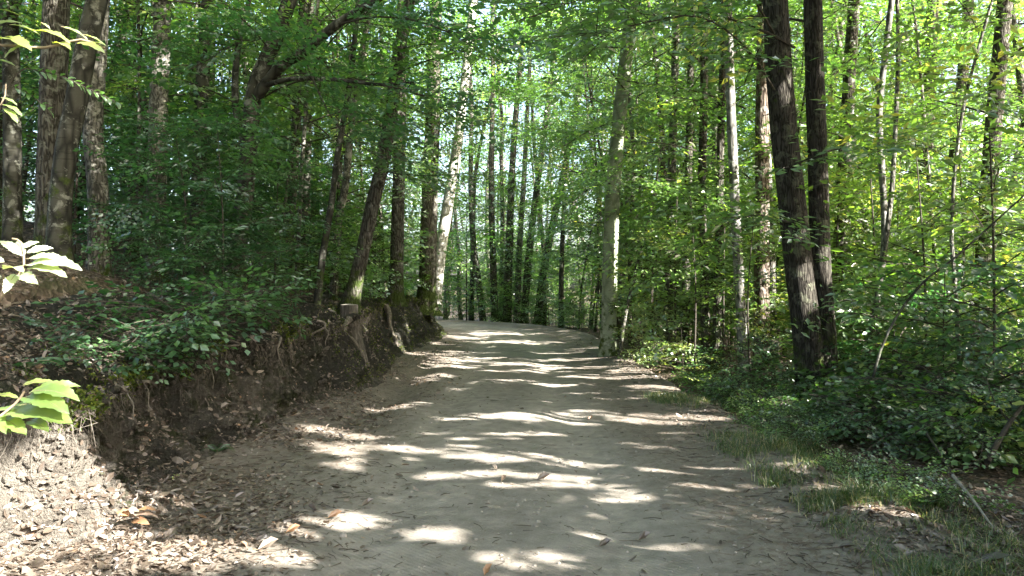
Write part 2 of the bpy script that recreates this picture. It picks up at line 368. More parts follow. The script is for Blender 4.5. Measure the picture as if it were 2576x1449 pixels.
cam = bpy.data.cameras.new('camera'); co = bpy.data.objects.new('camera', cam); COL.objects.link(co)
cam.sensor_width = 36; cam.lens = 36 * F / 2576; cam.clip_end = 2000; cam.clip_start = .05
co.location = (0, 0, CAMZ); co.rotation_euler = (math.radians(90 + .48), 0, 0); scene.camera = co

# ------------------------------------------------------------------ sun flecks: openings of the canopy, each one an oblique shaft through the leaves
# (photo x, y, half width, half height, ground height)
FLECK_PX = [(1090,945,45,13,0),(1250,958,60,5,0),(1455,947,95,7,0),(1420,965,85,5,0),(1330,1052,190,9,0),(1495,1063,65,8,0),(1450,1043,60,7,0),
 (1745,1014,45,8,0),(1680,1062,110,11,0),(930,1095,110,11,0),(1050,1122,150,11,0),(1260,1148,150,14,0),(1450,1160,90,13,0),(1160,1190,130,14,0),(1400,1196,160,10,0),
 (1420,1215,180,8,0),(1560,1250,75,12,0),(1680,1180,60,7,0),(1730,1228,190,13,0),(1790,1186,80,7,0),(1300,1405,120,30,0),(1180,1445,200,16,0),(1470,1340,60,14,0),
 (1700,1374,75,9,0),(850,1310,100,26,0),(700,1345,90,30,0),(1090,1340,70,18,0),(250,1330,250,55,.12),(520,1385,240,45,.05),(180,1290,160,40,.2),
 (120,1420,240,40,.05),(420,1240,90,40,.12),(890,1150,60,26,.05),(860,1108,60,22,.08),(830,1060,60,12,.1),(1010,1010,60,12,.05),
 (1170,842,60,4,.2),(1260,835,70,3,.2),(1290,855,110,4,.15),(1200,872,60,3,.15),(1340,880,90,3,.1),(1200,893,60,4,.1),(1440,895,70,4,.1),(1330,910,90,4,.05),(1180,915,70,4,.05),(1480,918,50,4,.05),(1330,932,110,4,0),(1480,870,50,4,.15),
 (1120,905,40,14,.05),(300,850,60,10,1.2),
 (2110,1290,60,18,0),(2210,1305,60,18,0),(2060,1235,60,18,0),(2340,1270,50,30,.1),(2000,1185,60,16,0),(1930,1035,60,10,0),(1850,1000,40,8,0),(2290,1185,40,16,.2),
 (1680,900,60,40,.4),(1740,950,50,14,.2)]
FL = []
for _ in range(78):
    a_ = 7.5 + 24 * rng.random() ** 1.3; FL.append((OX + rng.uniform(-2.3, 2.5), a_, 0, rng.uniform(.12, .5), rng.uniform(.05, .11)))
for (px, py, hx, hy, z) in FLECK_PX:
    d = F * (CAMZ - z) / (py - HY) if py - HY > 25 else 14.5
    FL.append(((px - CX) / F * d, d, z, hx / F * d * 1.08 + .02, hy * d * d / (F * (CAMZ - z)) * .78 + .035))
# shafts onto leaves and trunks: (point, radius)
for (px, py, d, r) in [(100,1240,4.75,.45),(230,1200,4.95,.32),(60,1130,4.6,.28),(190,1080,4.95,.2),(30,1300,4.5,.4),(270,1290,5.0,.25),(350,1250,5.3,.25),(960,775,15.8,.2),(1020,850,19,.25),(1050,810,21.5,.3),(930,790,14.5,.15),(1075,880,23,.25),(905,940,12.8,.1),(690,770,14,.2),(640,760,13,.2),(900,740,14.4,.25),(885,785,13.8,.12),(80,640,3.1,.45),(1640,880,16.8,.4),(1660,890,16,.5),(1720,920,15,.45),(60,1180,4.65,.4),(150,1270,4.8,.4),(20,1250,4.4,.4),(140,660,3.1,.35),(20,700,3.1,.3),(110,1000,3.0,.28),(60,1060,3.0,.3),(130,100,3.2,.3),(20,260,3.1,.2),(240,240,6.,.2),(180,200,6,.2),
                       (1130,560,26,.45),(1115,700,26,.3),(1150,420,26,.4),(1160,300,26,.5),(1175,100,26,.5),(1030,60,13.6,.25),(905,710,13.4,.3),(1015,650,16,.3),(1085,620,24,.3),(1085,480,24,.3),
                       (1840,120,15,.5),(1845,300,15,.5),(1850,480,15,.4),(1920,300,16,.45),(1918,760,16,.5),(1935,690,16,.5),(408,170,14,.3),(2220,260,13,.4),(2235,100,13,.4),(2215,700,12,.3),(2240,520,12,.3),
                       (1290,560,36,.7),(1190,500,36,.6),(1700,700,15,.35),(1750,640,14,.4),(1640,480,16,.6),(1560,450,16,.4),(1170,440,24,.5),(1220,230,22,.8),(2450,560,11,.5),(2500,640,11,.6),(2400,690,11,.4),(2300,400,12,.5)]:
    p = P(px, py, d); FL.append((p[0], p[1], p[2], r, r * 1.3))
FL = np.array(FL)
FX0, FX1, FY0, FY1 = -4.6, 4.5, 1.5, 40
def carve(c, keep=.008):
    """True for every leaf (centre c) that stays: those in a shaft are gone"""
    ok = np.ones(len(c), bool)
    for (x, y, z, rx, ry) in FL:
        t = (c[:, 2] - z) / S[2]; qx = c[:, 0] - t * S[0] - x; qy = c[:, 1] - t * S[1] - y
        m = (np.abs(qx) < rx * 1.5) & (np.abs(qy) < ry * 1.5) & (t > .4)
        if not m.any(): continue
        i = np.nonzero(m)[0]; e = (qx[i] / rx) ** 2 + (qy[i] / ry) ** 2
        ux = (qx[i] + x) * SUN_DIR[0] + (qy[i] + y) * SUN_DIR[1]; vx = -(qx[i] + x) * SUN_DIR[1] + (qy[i] + y) * SUN_DIR[0]; nz = fbm(ux * 2.0, vx * 6.0, 0, 3, 3)
        ok[i[(e < 1.1 + 1.9 * nz) & (rng.random(len(i)) > keep)]] = False
    return ok

# ------------------------------------------------------------------ foliage prototypes
def make_spray(r, Ls, lL, lW, node=.095, tw=.42, sp=.62, ang=52, flat=.22, sag=.10, side_leaf=True):
    """a flat branchlet along +X: twigs alternate left and right, leaves alternate along the twigs"""
    pos, dr, tw_lines = [], [], []
    n = int(Ls / node); x = np.linspace(.06, 1, n) * Ls; cv = r.uniform(-.12, .12)
    ax = lambda q: np.stack([q, cv * q * q / Ls, -sag * q * q / Ls], -1)
    tw_lines.append(ax(np.linspace(0, Ls, 5)))
    for i, q in enumerate(x):
        s = 1 if i % 2 else -1; t = q / Ls
        tl = Ls * tw * (math.sin(PI * min(1, .18 + .82 * t)) ** .8) * r.uniform(.6, 1.15)
        b = ax(np.array(q)); a = math.radians(ang + r.normal(0, 8)) * s
        if tl < lL * .9 or i % 2 == 0 and r.random() < .15:
            pos.append(b); dr.append([math.cos(a), math.sin(a), 0]); continue
        e = np.array([math.cos(a), math.sin(a), r.normal(-.05, .10)])
        tw_lines.append(np.stack([b, b + e * tl]))
        for j, u in enumerate(np.arange(lL * .5, tl, lL * sp)):
            sj = 1 if j % 2 else -1; a2 = a + sj * math.radians(48 + r.normal(0, 10))
            pos.append(b + e * u); dr.append([math.cos(a2), math.sin(a2), r.normal(-.08, .15)])
        pos.append(b + e * tl); dr.append(e)
    pos = np.array(pos); dr = np.array(dr); k = len(pos)
    nr = unit(np.stack([r.normal(0, flat, k), r.normal(0, flat, k), np.ones(k)], -1))
    L = lL * r.uniform(.7, 1.15, k)
    V, Q = kites(pos, dr, nr, L, L * lW, .12 + 0)
    return V.reshape(-1, 4, 3), tw_lines
def rotm(az, pitch, roll):
    return np.array(Matrix.Rotation(az, 3, 'Z') @ Matrix.Rotation(-pitch, 3, 'Y') @ Matrix.Rotation(roll, 3, 'X'))
class Crown:
    """leaves (n,4,3), their tints, and the limbs as quads"""
    def __init__(s): s.L, s.T, s.g = [], [], Geo()
    def spray(s, sp, org, az, pitch, roll, sc, tint, twigs=True):
        R = rotm(az, pitch, roll) * sc; V, tw = sp
        s.L.append(V @ R.T + org); s.T.append(np.clip(tint + rng.normal(0, .16, len(V)), 0, 1))
        if twigs:
            q = tw[0] @ R.T + org; a, b = tube(q, np.linspace(.006, .0025, len(q)), 3); s.g.add(a, b, 1)
            if twigs == 2:
                for t in tw[1:]:
                    q = t @ R.T + org; a, b = tube(q, [.005, .003], 3); s.g.add(a, b, 1)
    def done(s):
        s.L = np.concatenate(s.L); s.T = np.concatenate(s.T); s.C = s.L.mean(1); s.LV = s.g.arrays() if s.g.n else None; s.LC = s.LV[0][s.LV[1]].mean(1) if s.g.n else None; s.meshes = {}; return s
    def build(s, mat, name, keep=None, limb=None, kt=None):
        L, T = (s.L, s.T) if keep is None else (s.L[keep], s.T[keep])
        V = L.reshape(-1, 3); Q = np.arange(len(V)).reshape(-1, 4); M = np.zeros(len(Q)); T2 = T
        if s.LV is not None:
            v, q, m, t = s.LV
            if kt is not None: q, m, t = q[kt], m[kt], t[kt]
            Q = np.concatenate([Q, q + len(V)]); V = np.concatenate([V, v]); M = np.concatenate([M, m]); T2 = np.concatenate([T, t])
        return mesh_from(name, V, Q, [mat, limb or M_TWIG], M, T2, smooth=False)
def make_crown(seed, z0, z1, R, nb, sprays, per=8, rise=.5, prof=None, thick=.035, start=.22, twigs=1):
    r = np.random.default_rng(seed); c = Crown()
    for i in range(nb):
        t = (i + r.uniform(0, 1)) / nb; z = z0 + (z1 - z0) * t; az = i * 2.4 + r.uniform(-.5, .5)
        pr = prof(t) if prof else (.55 + .45 * math.sin(PI * (t * .85 + .12)))
        Lb = R * pr * r.uniform(.65, 1.15); rs = rise * (.5 + t) * r.uniform(.6, 1.3)
        u = np.linspace(0, 1, 7)[:, None]; cur = r.uniform(-.5, .5)
        aa = az + cur * u[:, 0]
        bp = np.stack([np.cos(aa) * Lb * u[:, 0], np.sin(aa) * Lb * u[:, 0], z + Lb * rs * (u[:, 0] - .45 * u[:, 0] ** 2)], -1)
        a, b = tube(bp, np.linspace(thick * (.6 + .5 * (1 - t)), .007, 7), 5); c.g.add(a, b, 1)
        bt = .45 + r.normal(0, .24)
        n = max(3, int(per * (.5 + .5 * pr)))
        for k in range(n):
            uu = start + (1 - start) * (k + r.uniform(0, 1)) / n; q = np.array([np.interp(uu, u[:, 0], bp[:, m]) for m in range(3)])
            sgn = 1 if k % 2 else -1
            c.spray(sprays[r.integers(len(sprays))], q, az + cur * uu + sgn * r.uniform(.25, 1.15) * (1.15 - .6 * uu), r.normal(-.05, .24), r.normal(0, .32), r.uniform(.7, 1.2), bt, twigs)
    return c.done()
r0 = np.random.default_rng(3)
SP_B = [make_spray(r0, 1.3, .120, .64, node=.125, flat=.45, sp=.66) for _ in range(6)]
SP_C = [make_spray(r0, 1.25, .19, .38, node=.14, sp=.5, flat=.5) for _ in range(5)]
SP_S = [make_spray(r0, .75, .105, .70, node=.095, flat=.38, sp=.68) for _ in range(5)]
SP_F = [make_spray(r0, 1.45, .15, .64, node=.16, sp=.8, flat=.5) for _ in range(5)]
dense = [make_crown(100 + i, 5.5 + i % 2, 16.5, 3.3, 30, SP_B if i % 3 else SP_C, 9) for i in range(4)]
high = [make_crown(110 + i, 3.6 + i % 2, 16.5, 3.2, 16, SP_B if i % 3 else SP_C, 7, .9, thick=.022) for i in range(5)]
mid = [make_crown(120 + i, 2.4, 11.5, 2.6, 18, SP_B if i % 2 else SP_C, 7, .9, thick=.018) for i in range(4)]
far = [make_crown(140 + i, 2.0 + .7 * i, 17, 3.0, 13, SP_F, 7, .9, thick=.022) for i in range(4)]
sapl = [make_crown(160 + i, .7, 4.6, 1.8, 17, SP_B if i % 2 else SP_C, 7, .6, thick=.010) for i in range(4)]
bush = [make_crown(180 + i, .15, 2.0, 1.35, 15, SP_S, 7, .45, lambda t: 1 - .55 * t, .014) for i in range(3)]
low = [make_crown(190 + i, .08, .50, 1.15, 13, SP_S, 6, .35, lambda t: 1 - .35 * t, .010, .25, 2) for i in range(3)]
FMAT = {}
for L_, mm in ((high, None), (mid, None), (far, None), (sapl, None)):
    for i, c in enumerate(L_): c.mat = M_BEECH
for i, c in enumerate(dense): c.mat = M_BEECH if i % 3 else M_CHEST
for i, c in enumerate(high): c.mat = M_BEECH if i % 3 else M_CHEST
for i, c in enumerate(mid): c.mat = M_BEECH if i % 2 else M_CHEST
for i, c in enumerate(sapl): c.mat = M_BEECH if i % 2 else M_CHEST
for i, c in enumerate(far): c.mat = M_CHEST if i % 2 else M_BEECH
for c in bush + low: c.mat = M_SHRUB
N_CARVED = [0]
def put_crown(c, parent, base, rot, sc=1.0, name='crown', tilt=None, mat=None, view_clear=None):
    """crown c hung on its parent; where it stands in the way of a sun shaft it gets a mesh of its own"""
    Mw = Matrix.Translation(Vector(base)) @ ((tilt.to_matrix().to_4x4() if tilt else Matrix.Identity(4))) @ Matrix.Rotation(rot, 4, 'Z') @ Matrix.Scale(sc, 4)
    A = np.array(Mw); C = c.C @ A[:3, :3].T + A[:3, 3]
    t = C[:, 2] / S[2]; gx = C[:, 0] - t * S[0]; gy = C[:, 1] - t * S[1]
    mat = mat or c.mat; me = None
    keep = kt = None
    if ((gx > FX0 - 9) & (gx < FX1 + 6) & (gy > FY0 - 2) & (gy < FY1)).any():
        ok = carve(C)
        if (~ok).any():
            keep = ok
            if c.LC is not None: kt = carve(c.LC @ A[:3, :3].T + A[:3, 3], 0)
    # nothing hangs in the road's own clear way
    s_, o_ = so(C[:, 0], C[:, 1]); clr = (np.abs(o_) < 2.5) & (C[:, 2] < np.where(s_ < 14, 3.6, 3.0)) & (s_ > -3)
    clr |= (C[:, 1] < 5.5) & (C[:, 1] > -.5) & (np.abs(C[:, 0]) < 4.5 ) & (C[:, 2] < 4.2)      # the viewpoint stands free
    # the bank's brow and the trunks standing on it stay open towards the road
    if clr.any():
        keep = (~clr) if keep is None else keep & ~clr
        B = c.LC @ A[:3, :3].T + A[:3, 3]; sb_, ob_ = so(B[:, 0], B[:, 1])
        cb = ((np.abs(ob_) < 2.5) & (B[:, 2] < np.where(sb_ < 14, 3.6, 3.0)) & (sb_ > -3)) | ((B[:, 1] < 5.5) & (B[:, 1] > -.5) & (np.abs(B[:, 0]) < 4.5) & (B[:, 2] < 4.2))
        kt = ~cb if kt is None else kt & ~cb
    if keep is not None:
        me = c.build(mat, name, keep, None, kt); N_CARVED[0] += 1
    else:
        k = mat.name
        if k not in c.meshes: c.meshes[k] = c.build(mat, name)
        me = c.meshes[k]
    o = link(name, me, parent); o.matrix_world = Mw
    o.matrix_parent_inverse = Matrix.Identity(4); o.matrix_basis = Matrix.Translation(-Vector(parent.location)) @ Mw
    return o

# ------------------------------------------------------------------ setting
def grid_obj(name, X, Y, Z, mat, tint=None):
    h, w_ = X.shape; V = np.stack([X, Y, Z], -1).reshape(-1, 3); i = np.arange(h - 1)[:, None] * w_; j = np.arange(w_ - 1)[None]
    Q = np.stack([i + j, i + j + 1, i + w_ + j + 1, i + w_ + j], -1).reshape(-1, 4)
    T = None
    if tint is not None: T = ((tint[:-1, :-1] + tint[1:, 1:]) / 2).reshape(-1)
    return link(name, mesh_from(name, V, Q, [mat], None, T))
gx = np.concatenate([[-600, -300, -160, -90, -60, -45, -36], np.arange(-30, 30.01, .3), [36, 45, 60, 90, 160, 300, 600]])
gy = np.concatenate([[-600, -250, -100, -50, -30, -20], np.arange(-14, 52.01, .3), [56, 62, 70, 80, 95, 115, 140, 180, 250, 400, 700]])
X, Y = np.meshgrid(gx, gy); s_, o_ = so(X, Y); Z = hgt(X, Y)
fo = foot(s_); sink = sstep(fo - 2.0, fo - 1.5, o_) * (1 - sstep(2.9, 3.3, o_)) * (s_ > -12) * (s_ < 62)
Z = np.where(sink > 0, Z * (1 - sink) + sink * (-.45), Z)
tag(grid_obj('ground', X, Y, Z, M_FOREST), 'forest floor of brown leaf mould under the trees', kind='structure')
sg = np.concatenate([np.arange(-14, 16, .06), np.arange(16, 30, .12), np.arange(30, 62, .3)]); og = np.concatenate([np.arange(-4.3, 3.5, .07)])
Sg, Og = np.meshgrid(sg, og, indexing='ij'); Xr, Yr = xy(Sg, Og)
Zr = road_z(Sg, Og) + .012 * fbm(Xr * 5, Yr * 5, 0, 31, 3) + .05 * sstep(.9, -.1, Og - foot(Sg)) + .06 * sstep(1.9, 2.8, Og) + .02 * fbm(Xr * 2, Yr * 2, 0, 41, 3) * sstep(1.2, 2.2, np.abs(Og))
Zr = Zr - .35 * sstep(2.95, 3.4, Og)
wear = .9 * np.exp(-((Og - .95) / .5) ** 2) + .9 * np.exp(-((Og + .65) / .5) ** 2) + .45 * np.exp(-((Og - .15) / .8) ** 2)
wear = np.clip(wear + .35 * fbm(Xr * .8, Yr * .3, 0, 61, 3), 0, 1)
tag(grid_obj('road', Xr, Yr, Zr, M_ROAD, wear), 'pale dirt track with leaf litter along its edges, bending left', kind='structure')

# the earth bank, cut steep on the road side, its brow undercut
prof_o = np.array([.95, .55, .25, .05, -.10, -.20, -.26, -.26, -.20, -.15, -.22, -.45, -.9, -1.5, -2.3])
prof_z = np.array([.00, .03, .08, .19, .40, .62, .75, .86, .93, .975, 1.01, 0, 0, 0, 0])
NK = 96; ku = np.linspace(0, 14, NK); po = np.interp(ku, np.arange(15), prof_o); pz = np.interp(ku, np.arange(15), prof_z)
sb = np.concatenate([np.arange(-6, 3, .1), np.arange(3, 15, .035), np.arange(15, 36, .1), np.arange(36, 58, .3)])
Sb, K = np.meshgrid(sb, np.arange(NK), indexing='ij'); fb = foot(Sb); Ob = fb + po[K]
steep = np.interp(Sb, [-6, 3, 5, 7, 9, 14, 17, 22, 30, 40], [.8, .9, 1, 1, 1, .85, .6, .35, .2, .2])
Ob = fb + po[K] * np.where(po[K] > .05, np.interp(Sb, [6, 9], [.8, .3]), 1) - (1 - steep) * pz[K] * .7 * (ku[K] <= 10) - (1 - steep) * .7 * (ku[K] > 10)
Xb, Yb = xy(Sb, Ob)
Zt = hgt(Xb, Yb); Zface = bank(Sb) * pz[K] - .06 * sstep(1.5, 0, ku[K]) + .22 * sstep(15, 36, Sb)
top = sstep(9.6, 11.5, ku[K]); Zlip = bank(Sb) * 1.01 + .22 * sstep(15, 36, Sb) * 0
Zb = Zface * (1 - top) + np.maximum(Zt, Zlip * .9) * top - .5 * sstep(13.2, 14, ku[K])
face = sstep(.6, 2.5, ku[K]) * (1 - sstep(10.5, 12, ku[K]))
face = face * np.clip(1.25 - .02 * Sb, .6, 1.2); nb_ = .34 * fbm(Xb * 1.2, Yb * 1.2, Zb * 1.3, 71, 3) + .22 * fbm(Xb * 4, Yb * 4, Zb * 2.2, 72, 4) + .10 * fbm(Xb * 11, Yb * 11, Zb * 7, 74, 4) + .04 * fbm(Xb * 30, Yb * 30, Zb * 26, 79, 2) - .14 * np.abs(fbm(Yb * 3.3, Zb * .8, 0, 78, 3)) ** .7
# corner that juts out near the viewpoint, gullies in the face
Xb = Xb + face * nb_; Yb = Yb - face * .5 * .2 * fbm(Xb * 2 + 9, Yb * 2, Zb * 2, 75, 3)
Zb = Zb + top * .14 * fbm(Xb * 2.3, Yb * 2.3, 0, 76, 4) * (1 - sstep(13, 13.6, ku[K])) + face * .08 * fbm(Xb * 7, Yb * 7, Zb * 7, 77, 2)
mossy = np.clip(sstep(5, 9.5, ku[K]) * (.55 + .4 * sstep(7, 12, Sb)) + .55 * sstep(8, 16, Sb) * sstep(1.5, 5, ku[K]) + .42 * sstep(5.3, 5.9, Sb) + .25 * sstep(11, 12.5, ku[K]), 0, 1)  # moss of the brow, plus shade painted onto the face beyond the corner
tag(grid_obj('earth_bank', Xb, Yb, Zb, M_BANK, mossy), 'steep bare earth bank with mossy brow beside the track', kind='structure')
BV = np.stack([Xb, Yb, Zb], -1)
def bank_pt(s, k):
    i = int(np.argmin(abs(sb - s))); return BV[i, int(np.clip(k / 14 * (NK - 1), 0, NK - 1))]

# ------------------------------------------------------------------ trees
M_SILVER = bark_mat('silvery_bark', (0.084, 0.081, 0.070), (0.168, 0.164, 0.143), 7, .4, (.30, .29, .26), .4, .3, .008)
SPEC = {'silver': M_SILVER, 'oak': M_OAK, 'chestnut': M_CHESTBARK, 'beech': M_BEECHBARK, 'pale': M_BIRCH, 'grey': M_GREYBARK, 'dark': M_DARKBARK, 'red': M_REDBARK}
TREES = []
def trunk_geo(pts, r0, r1, flare, seed, sides=14, g=None, origin=None, bumpy=.10):
    p = smooth_path(pts, .22); L = np.concatenate([[0], np.cumsum(np.linalg.norm(np.diff(p, axis=0), axis=1))]); rad = np.interp(L, [0, L[-1]], [r0, r1])
    V, Q = tube(p - origin, rad, sides, bumpy, seed, flare); g.add(V, Q); return p
def hand_tree(name, spec, d, wpx, px, label, crown=None, cz=0.0, csc=1.0, flare=.5, limbs=(), top=17.0, group=None, taper=.5, base_drop=.12, rot=None):
    pts = [P(x, y, d) for x, y in px]
    b = pts[0].copy(); b[2] = gz(b[0], b[1]) - base_drop
    if pts[1][2] < b[2] + .2: pts.pop(1)
    pts[0] = b
    dirv = unit(pts[-1] - pts[-2]); h = pts[-1][2]
    while h < top:
        dirv = unit(dirv + np.array([rng.normal(0, .04), rng.normal(0, .04), .12])); pts.append(pts[-1] + dirv * 1.6); h = pts[-1][2]
    r = wpx / 2 * d / F; seed = len(TREES) + 1
    root = empty(name, b + np.array([0, 0, base_drop]), label, 'tree', group); O = np.array(root.location)
    g = Geo(); trunk_geo(pts, r * 1.12, r * taper, flare, seed, 16, g, O)
    tr = g.obj('trunk', [SPEC[spec]], root)
    for (lp, lr) in limbs:
        g = Geo(); q = smooth_path([P(*a) for a in lp], .2); V, Q = tube(q - O, np.linspace(lr, lr * .45, len(q)), 9, .08, seed); g.add(V, Q); g.obj('limb', [SPEC[spec]], root)
    if crown is not None:
        ax = Vector(unit(pts[-1] - b)); tilt = Vector((0, 0, 1)).rotation_difference(ax)
        put_crown(crown, root, b + np.array([0, 0, cz]), rng.uniform(0, 6.28) if rot is None else rot, csc, 'crown', tilt)
    TREES.append((b[0], b[1])); return root, pts
H = high; MD = mid
def boughs(root, mat, paths, sprays, per=7, sc=1.0, thick=.02, droop=0.0, name='bough'):
    c = Crown(); O = np.array(root.location)
    for path in paths:
        q = smooth_path([P(*a) for a in path], .25); n = len(q); a, b = tube(q - O, np.linspace(thick, thick * .25, n), 6); c.g.add(a, b, 1)
        m = int(per * n * .25) + 3; bt = .45 + rng.normal(0, .1)
        for k in range(m):
            u = .12 + .88 * (k + rng.uniform(0, 1)) / m; i = min(n - 2, int(u * (n - 1))); dv = unit(q[i + 1] - q[i]); az = math.atan2(dv[1], dv[0])
            c.spray(sprays[rng.integers(len(sprays))], q[i] - O, az + (1 if k % 2 else -1) * rng.uniform(.2, 1.2), rng.normal(-droop, .2), rng.normal(0, .3), sc * rng.uniform(.6, 1.1), bt, 1)
    c.done(); C = c.C + O; ok = carve(C); kt = carve(c.LC + O, 0)
    return link(name, c.build(mat, name, ok, None, kt), root)
hand_tree('oak_tree', 'oak', 11.4, 64, [(128,600),(128,450),(132,200),(138,0)], 'thick dark oak trunk with furrowed bark at the left, beech leaning across it', H[1], .5)
hand_tree('beech_tree', 'dark', 10.6, 50, [(148,640),(150,540),(165,380),(190,250),(215,110),(240,0)], 'smooth leaning beech crossing in front of the thick oak trunk', H[2], .5)
hand_tree('oak_tree', 'grey', 12.4, 46, [(248,640),(245,480),(232,330),(240,170),(250,0)], 'rough grey trunk just right of the leaning smooth beech', H[4], .4)
hand_tree('oak_tree', 'grey', 14, 44, [(390,640),(392,500),(398,250),(406,0)], 'straight grey oak with ridged bark sunlit near the top, alone in the left wood', H[1], .3)
hand_tree('beech_tree', 'dark', 12.2, 40, [(572,805),(585,700),(612,520),(625,380),(640,220),(690,100),(735,-30)], 'dark forked beech with a long bough reaching over towards the track', MD[1], .8, .9,
          limbs=[([(632,260,12.2),(700,170,12.0),(760,130,11.7),(845,60,11.4),(950,-5,11.0),(1020,-60,10.6)], .10),
                 ([(660,215,12.1),(740,196,11.7),(850,200,11.3),(960,212,11.0),(1040,205,10.8)], .045),
                 ([(622,420,12.2),(590,250,12.4),(600,100,12.6),(640,-60,12.8)], .075)])
hand_tree('young_tree', 'dark', 13.5, 17, [(795,735),(812,640),(835,500),(850,380),(880,200),(900,0)], 'slim young trunk leaning right behind the bank, left of the sawn stump', MD[0], 1.0, .8, .2, top=10)
hand_tree('young_tree', 'grey', 17, 20, [(838,660),(850,560),(868,470),(885,300),(915,100),(950,-80)], 'slim grey young trunk standing behind the curved mossy tree', MD[3], 1.0, .85, .2, top=12)
hand_tree('oak_tree', 'oak', 14.3, 33, [(874,770),(893,715),(915,620),(940,500),(965,400),(985,260),(1005,120),(1030,0)], 'curved oak with mossy foot growing from the brow of the bank', H[4], .6, .9, .7)
hand_tree('oak_tree', 'oak', 20, 32, [(993,760),(998,650),(1003,450),(1008,200),(1012,0)], 'upright brown oak on the bank between the curved oak and the broad mossy oak', H[1], .4, .9, .6)
hand_tree('oak_tree', 'oak', 24.8, 42, [(1068,800),(1075,700),(1080,520),(1088,300),(1096,0)], 'broad mossy oak with flared foot at the end of the bank beside the white beech', H[2], .3, 1, .75, base_drop=.5)
hand_tree('beech_tree', 'pale', 26, 28, [(1094,805),(1100,700),(1122,540),(1148,380),(1165,240),(1182,80),(1192,-40)], 'pale white beech leaning right at the bend, striped with sun', H[4], .3, 1, .25)
hand_tree('young_tree', 'dark', 38, 15, [(1216,815),(1205,720),(1190,600),(1184,450),(1186,300),(1180,100)], 'curved dark thin tree at the outside of the bend, leftmost of the clump', far[0], 0, .9, .3, group='clump of trees beyond the bend')
hand_tree('chestnut_tree', 'oak', 38, 17, [(1246,815),(1240,650),(1236,450),(1240,200)], 'upright dark tree second from left in the clump beyond the bend', far[1], 0, .9, .3, group='clump of trees beyond the bend')
hand_tree('chestnut_tree', 'oak', 38.5, 20, [(1276,815),(1280,650),(1290,400),(1305,200)], 'straight dark trunk in the middle of the clump beyond the bend', far[2], 0, .9, .3, group='clump of trees beyond the bend')
hand_tree('chestnut_tree', 'grey', 39, 15, [(1300,815),(1306,640),(1318,450),(1328,250)], 'slender sun flecked trunk right of the middle one in the clump beyond the bend', far[3], 0, .9, .3, group='clump of trees beyond the bend')
hand_tree('chestnut_tree', 'oak', 38, 18, [(1318,800),(1330,650),(1350,480),(1380,250)], 'dark trunk slanting right at the right of the clump beyond the bend', far[0], 0, .9, .3, group='clump of trees beyond the bend')
hand_tree('chestnut_tree', 'oak', 40, 19, [(1350,790),(1368,680),(1400,520),(1440,330)], 'strongly slanting trunk at the right end of the clump beyond the bend', far[1], 0, .9, .3, group='clump of trees beyond the bend')
hand_tree('young_tree', 'dark', 33, 13, [(1412,835),(1412,700),(1418,520),(1425,300)], 'short dark pole at the track edge between the clump and the smooth green beech', far[2], .3, .7, .3, top=9)
hand_tree('beech_tree', 'beech', 18.3, 37, [(1530,905),(1532,800),(1536,620),(1546,430),(1566,230),(1590,20),(1600,-60)], 'smooth green grey beech standing at the right edge of the track', H[2], 1.5, 1, .35, taper=.62)
hand_tree('young_tree', 'grey', 17.4, 9, [(1556,850),(1572,800),(1600,680),(1640,520)], 'thin bare pole slanting away from the foot of the green grey beech', None, top=5.2, flare=.1)
hand_tree('oak_tree', 'grey', 19, 22, [(1678,870),(1683,700),(1690,450),(1698,200),(1705,0)], 'slim upright oak right of the green grey beech', H[1], .4, .8, .3)
hand_tree('chestnut_tree', 'oak', 19.5, 20, [(1722,890),(1726,700),(1732,450),(1738,200)], 'thin dark trunk behind the slim upright oak', MD[2], 1, 1, .3)
hand_tree('chestnut_tree', 'oak', 17.5, 22, [(1776,890),(1772,700),(1766,500),(1772,250)], 'left one of two close dark trunks in front of the pale trunk', MD[0], 1, 1, .3)
hand_tree('chestnut_tree', 'oak', 17, 20, [(1802,905),(1806,700),(1812,450),(1818,200)], 'right one of two close dark trunks left of the pale trunk', MD[3], 1.2, 1, .3)
hand_tree('chestnut_tree', 'silver', 14.8, 24, [(1872,920),(1862,750),(1852,560),(1842,330),(1836,150),(1830,0)], 'tall pale trunk catching full sun left of the twin chestnut', H[0], .8, .85, .3, taper=.6)
hand_tree('chestnut_tree', 'red', 16, 36, [(1915,900),(1917,740),(1918,500),(1918,330),(1922,100)], 'trunk with reddish peeling sunlit bark just behind the twin chestnut', H[3], .3, .9, .4)
hand_tree('young_tree', 'grey', 16.5, 20, [(1945,900),(1942,720),(1935,520),(1930,300)], 'grey trunk with white sun patch squeezed beside the peeling trunk', MD[1], 1.4, .9, .3)
hand_tree('chestnut_tree', 'chestnut', 11.6, 64, [(2042,1010),(2030,850),(2012,690),(1992,500),(1972,320),(1960,150),(1952,0)], 'biggest dark chestnut of the right side, left stem of the twin', H[0], 1.4, 1, .35, taper=.7)
hand_tree('chestnut_tree', 'chestnut', 11.7, 46, [(2084,1015),(2076,850),(2064,650),(2058,400),(2052,200),(2048,0)], 'dark chestnut stem right behind its bigger twin', H[3], 1.6, 1, .35, taper=.7)
hand_tree('chestnut_tree', 'oak', 17, 34, [(2108,900),(2112,700),(2122,480),(2138,200),(2152,0)], 'shaded trunk leaning right just behind the twin chestnut', H[3], .3, .9, .3)
hand_tree('young_tree', 'silver', 13, 17, [(2192,940),(2205,800),(2226,600),(2218,400),(2214,270),(2232,120),(2246,0)], 'thin pale crooked stem sunlit high up, right of the twin chestnut', MD[2], 1.5, .9, .2, top=13)
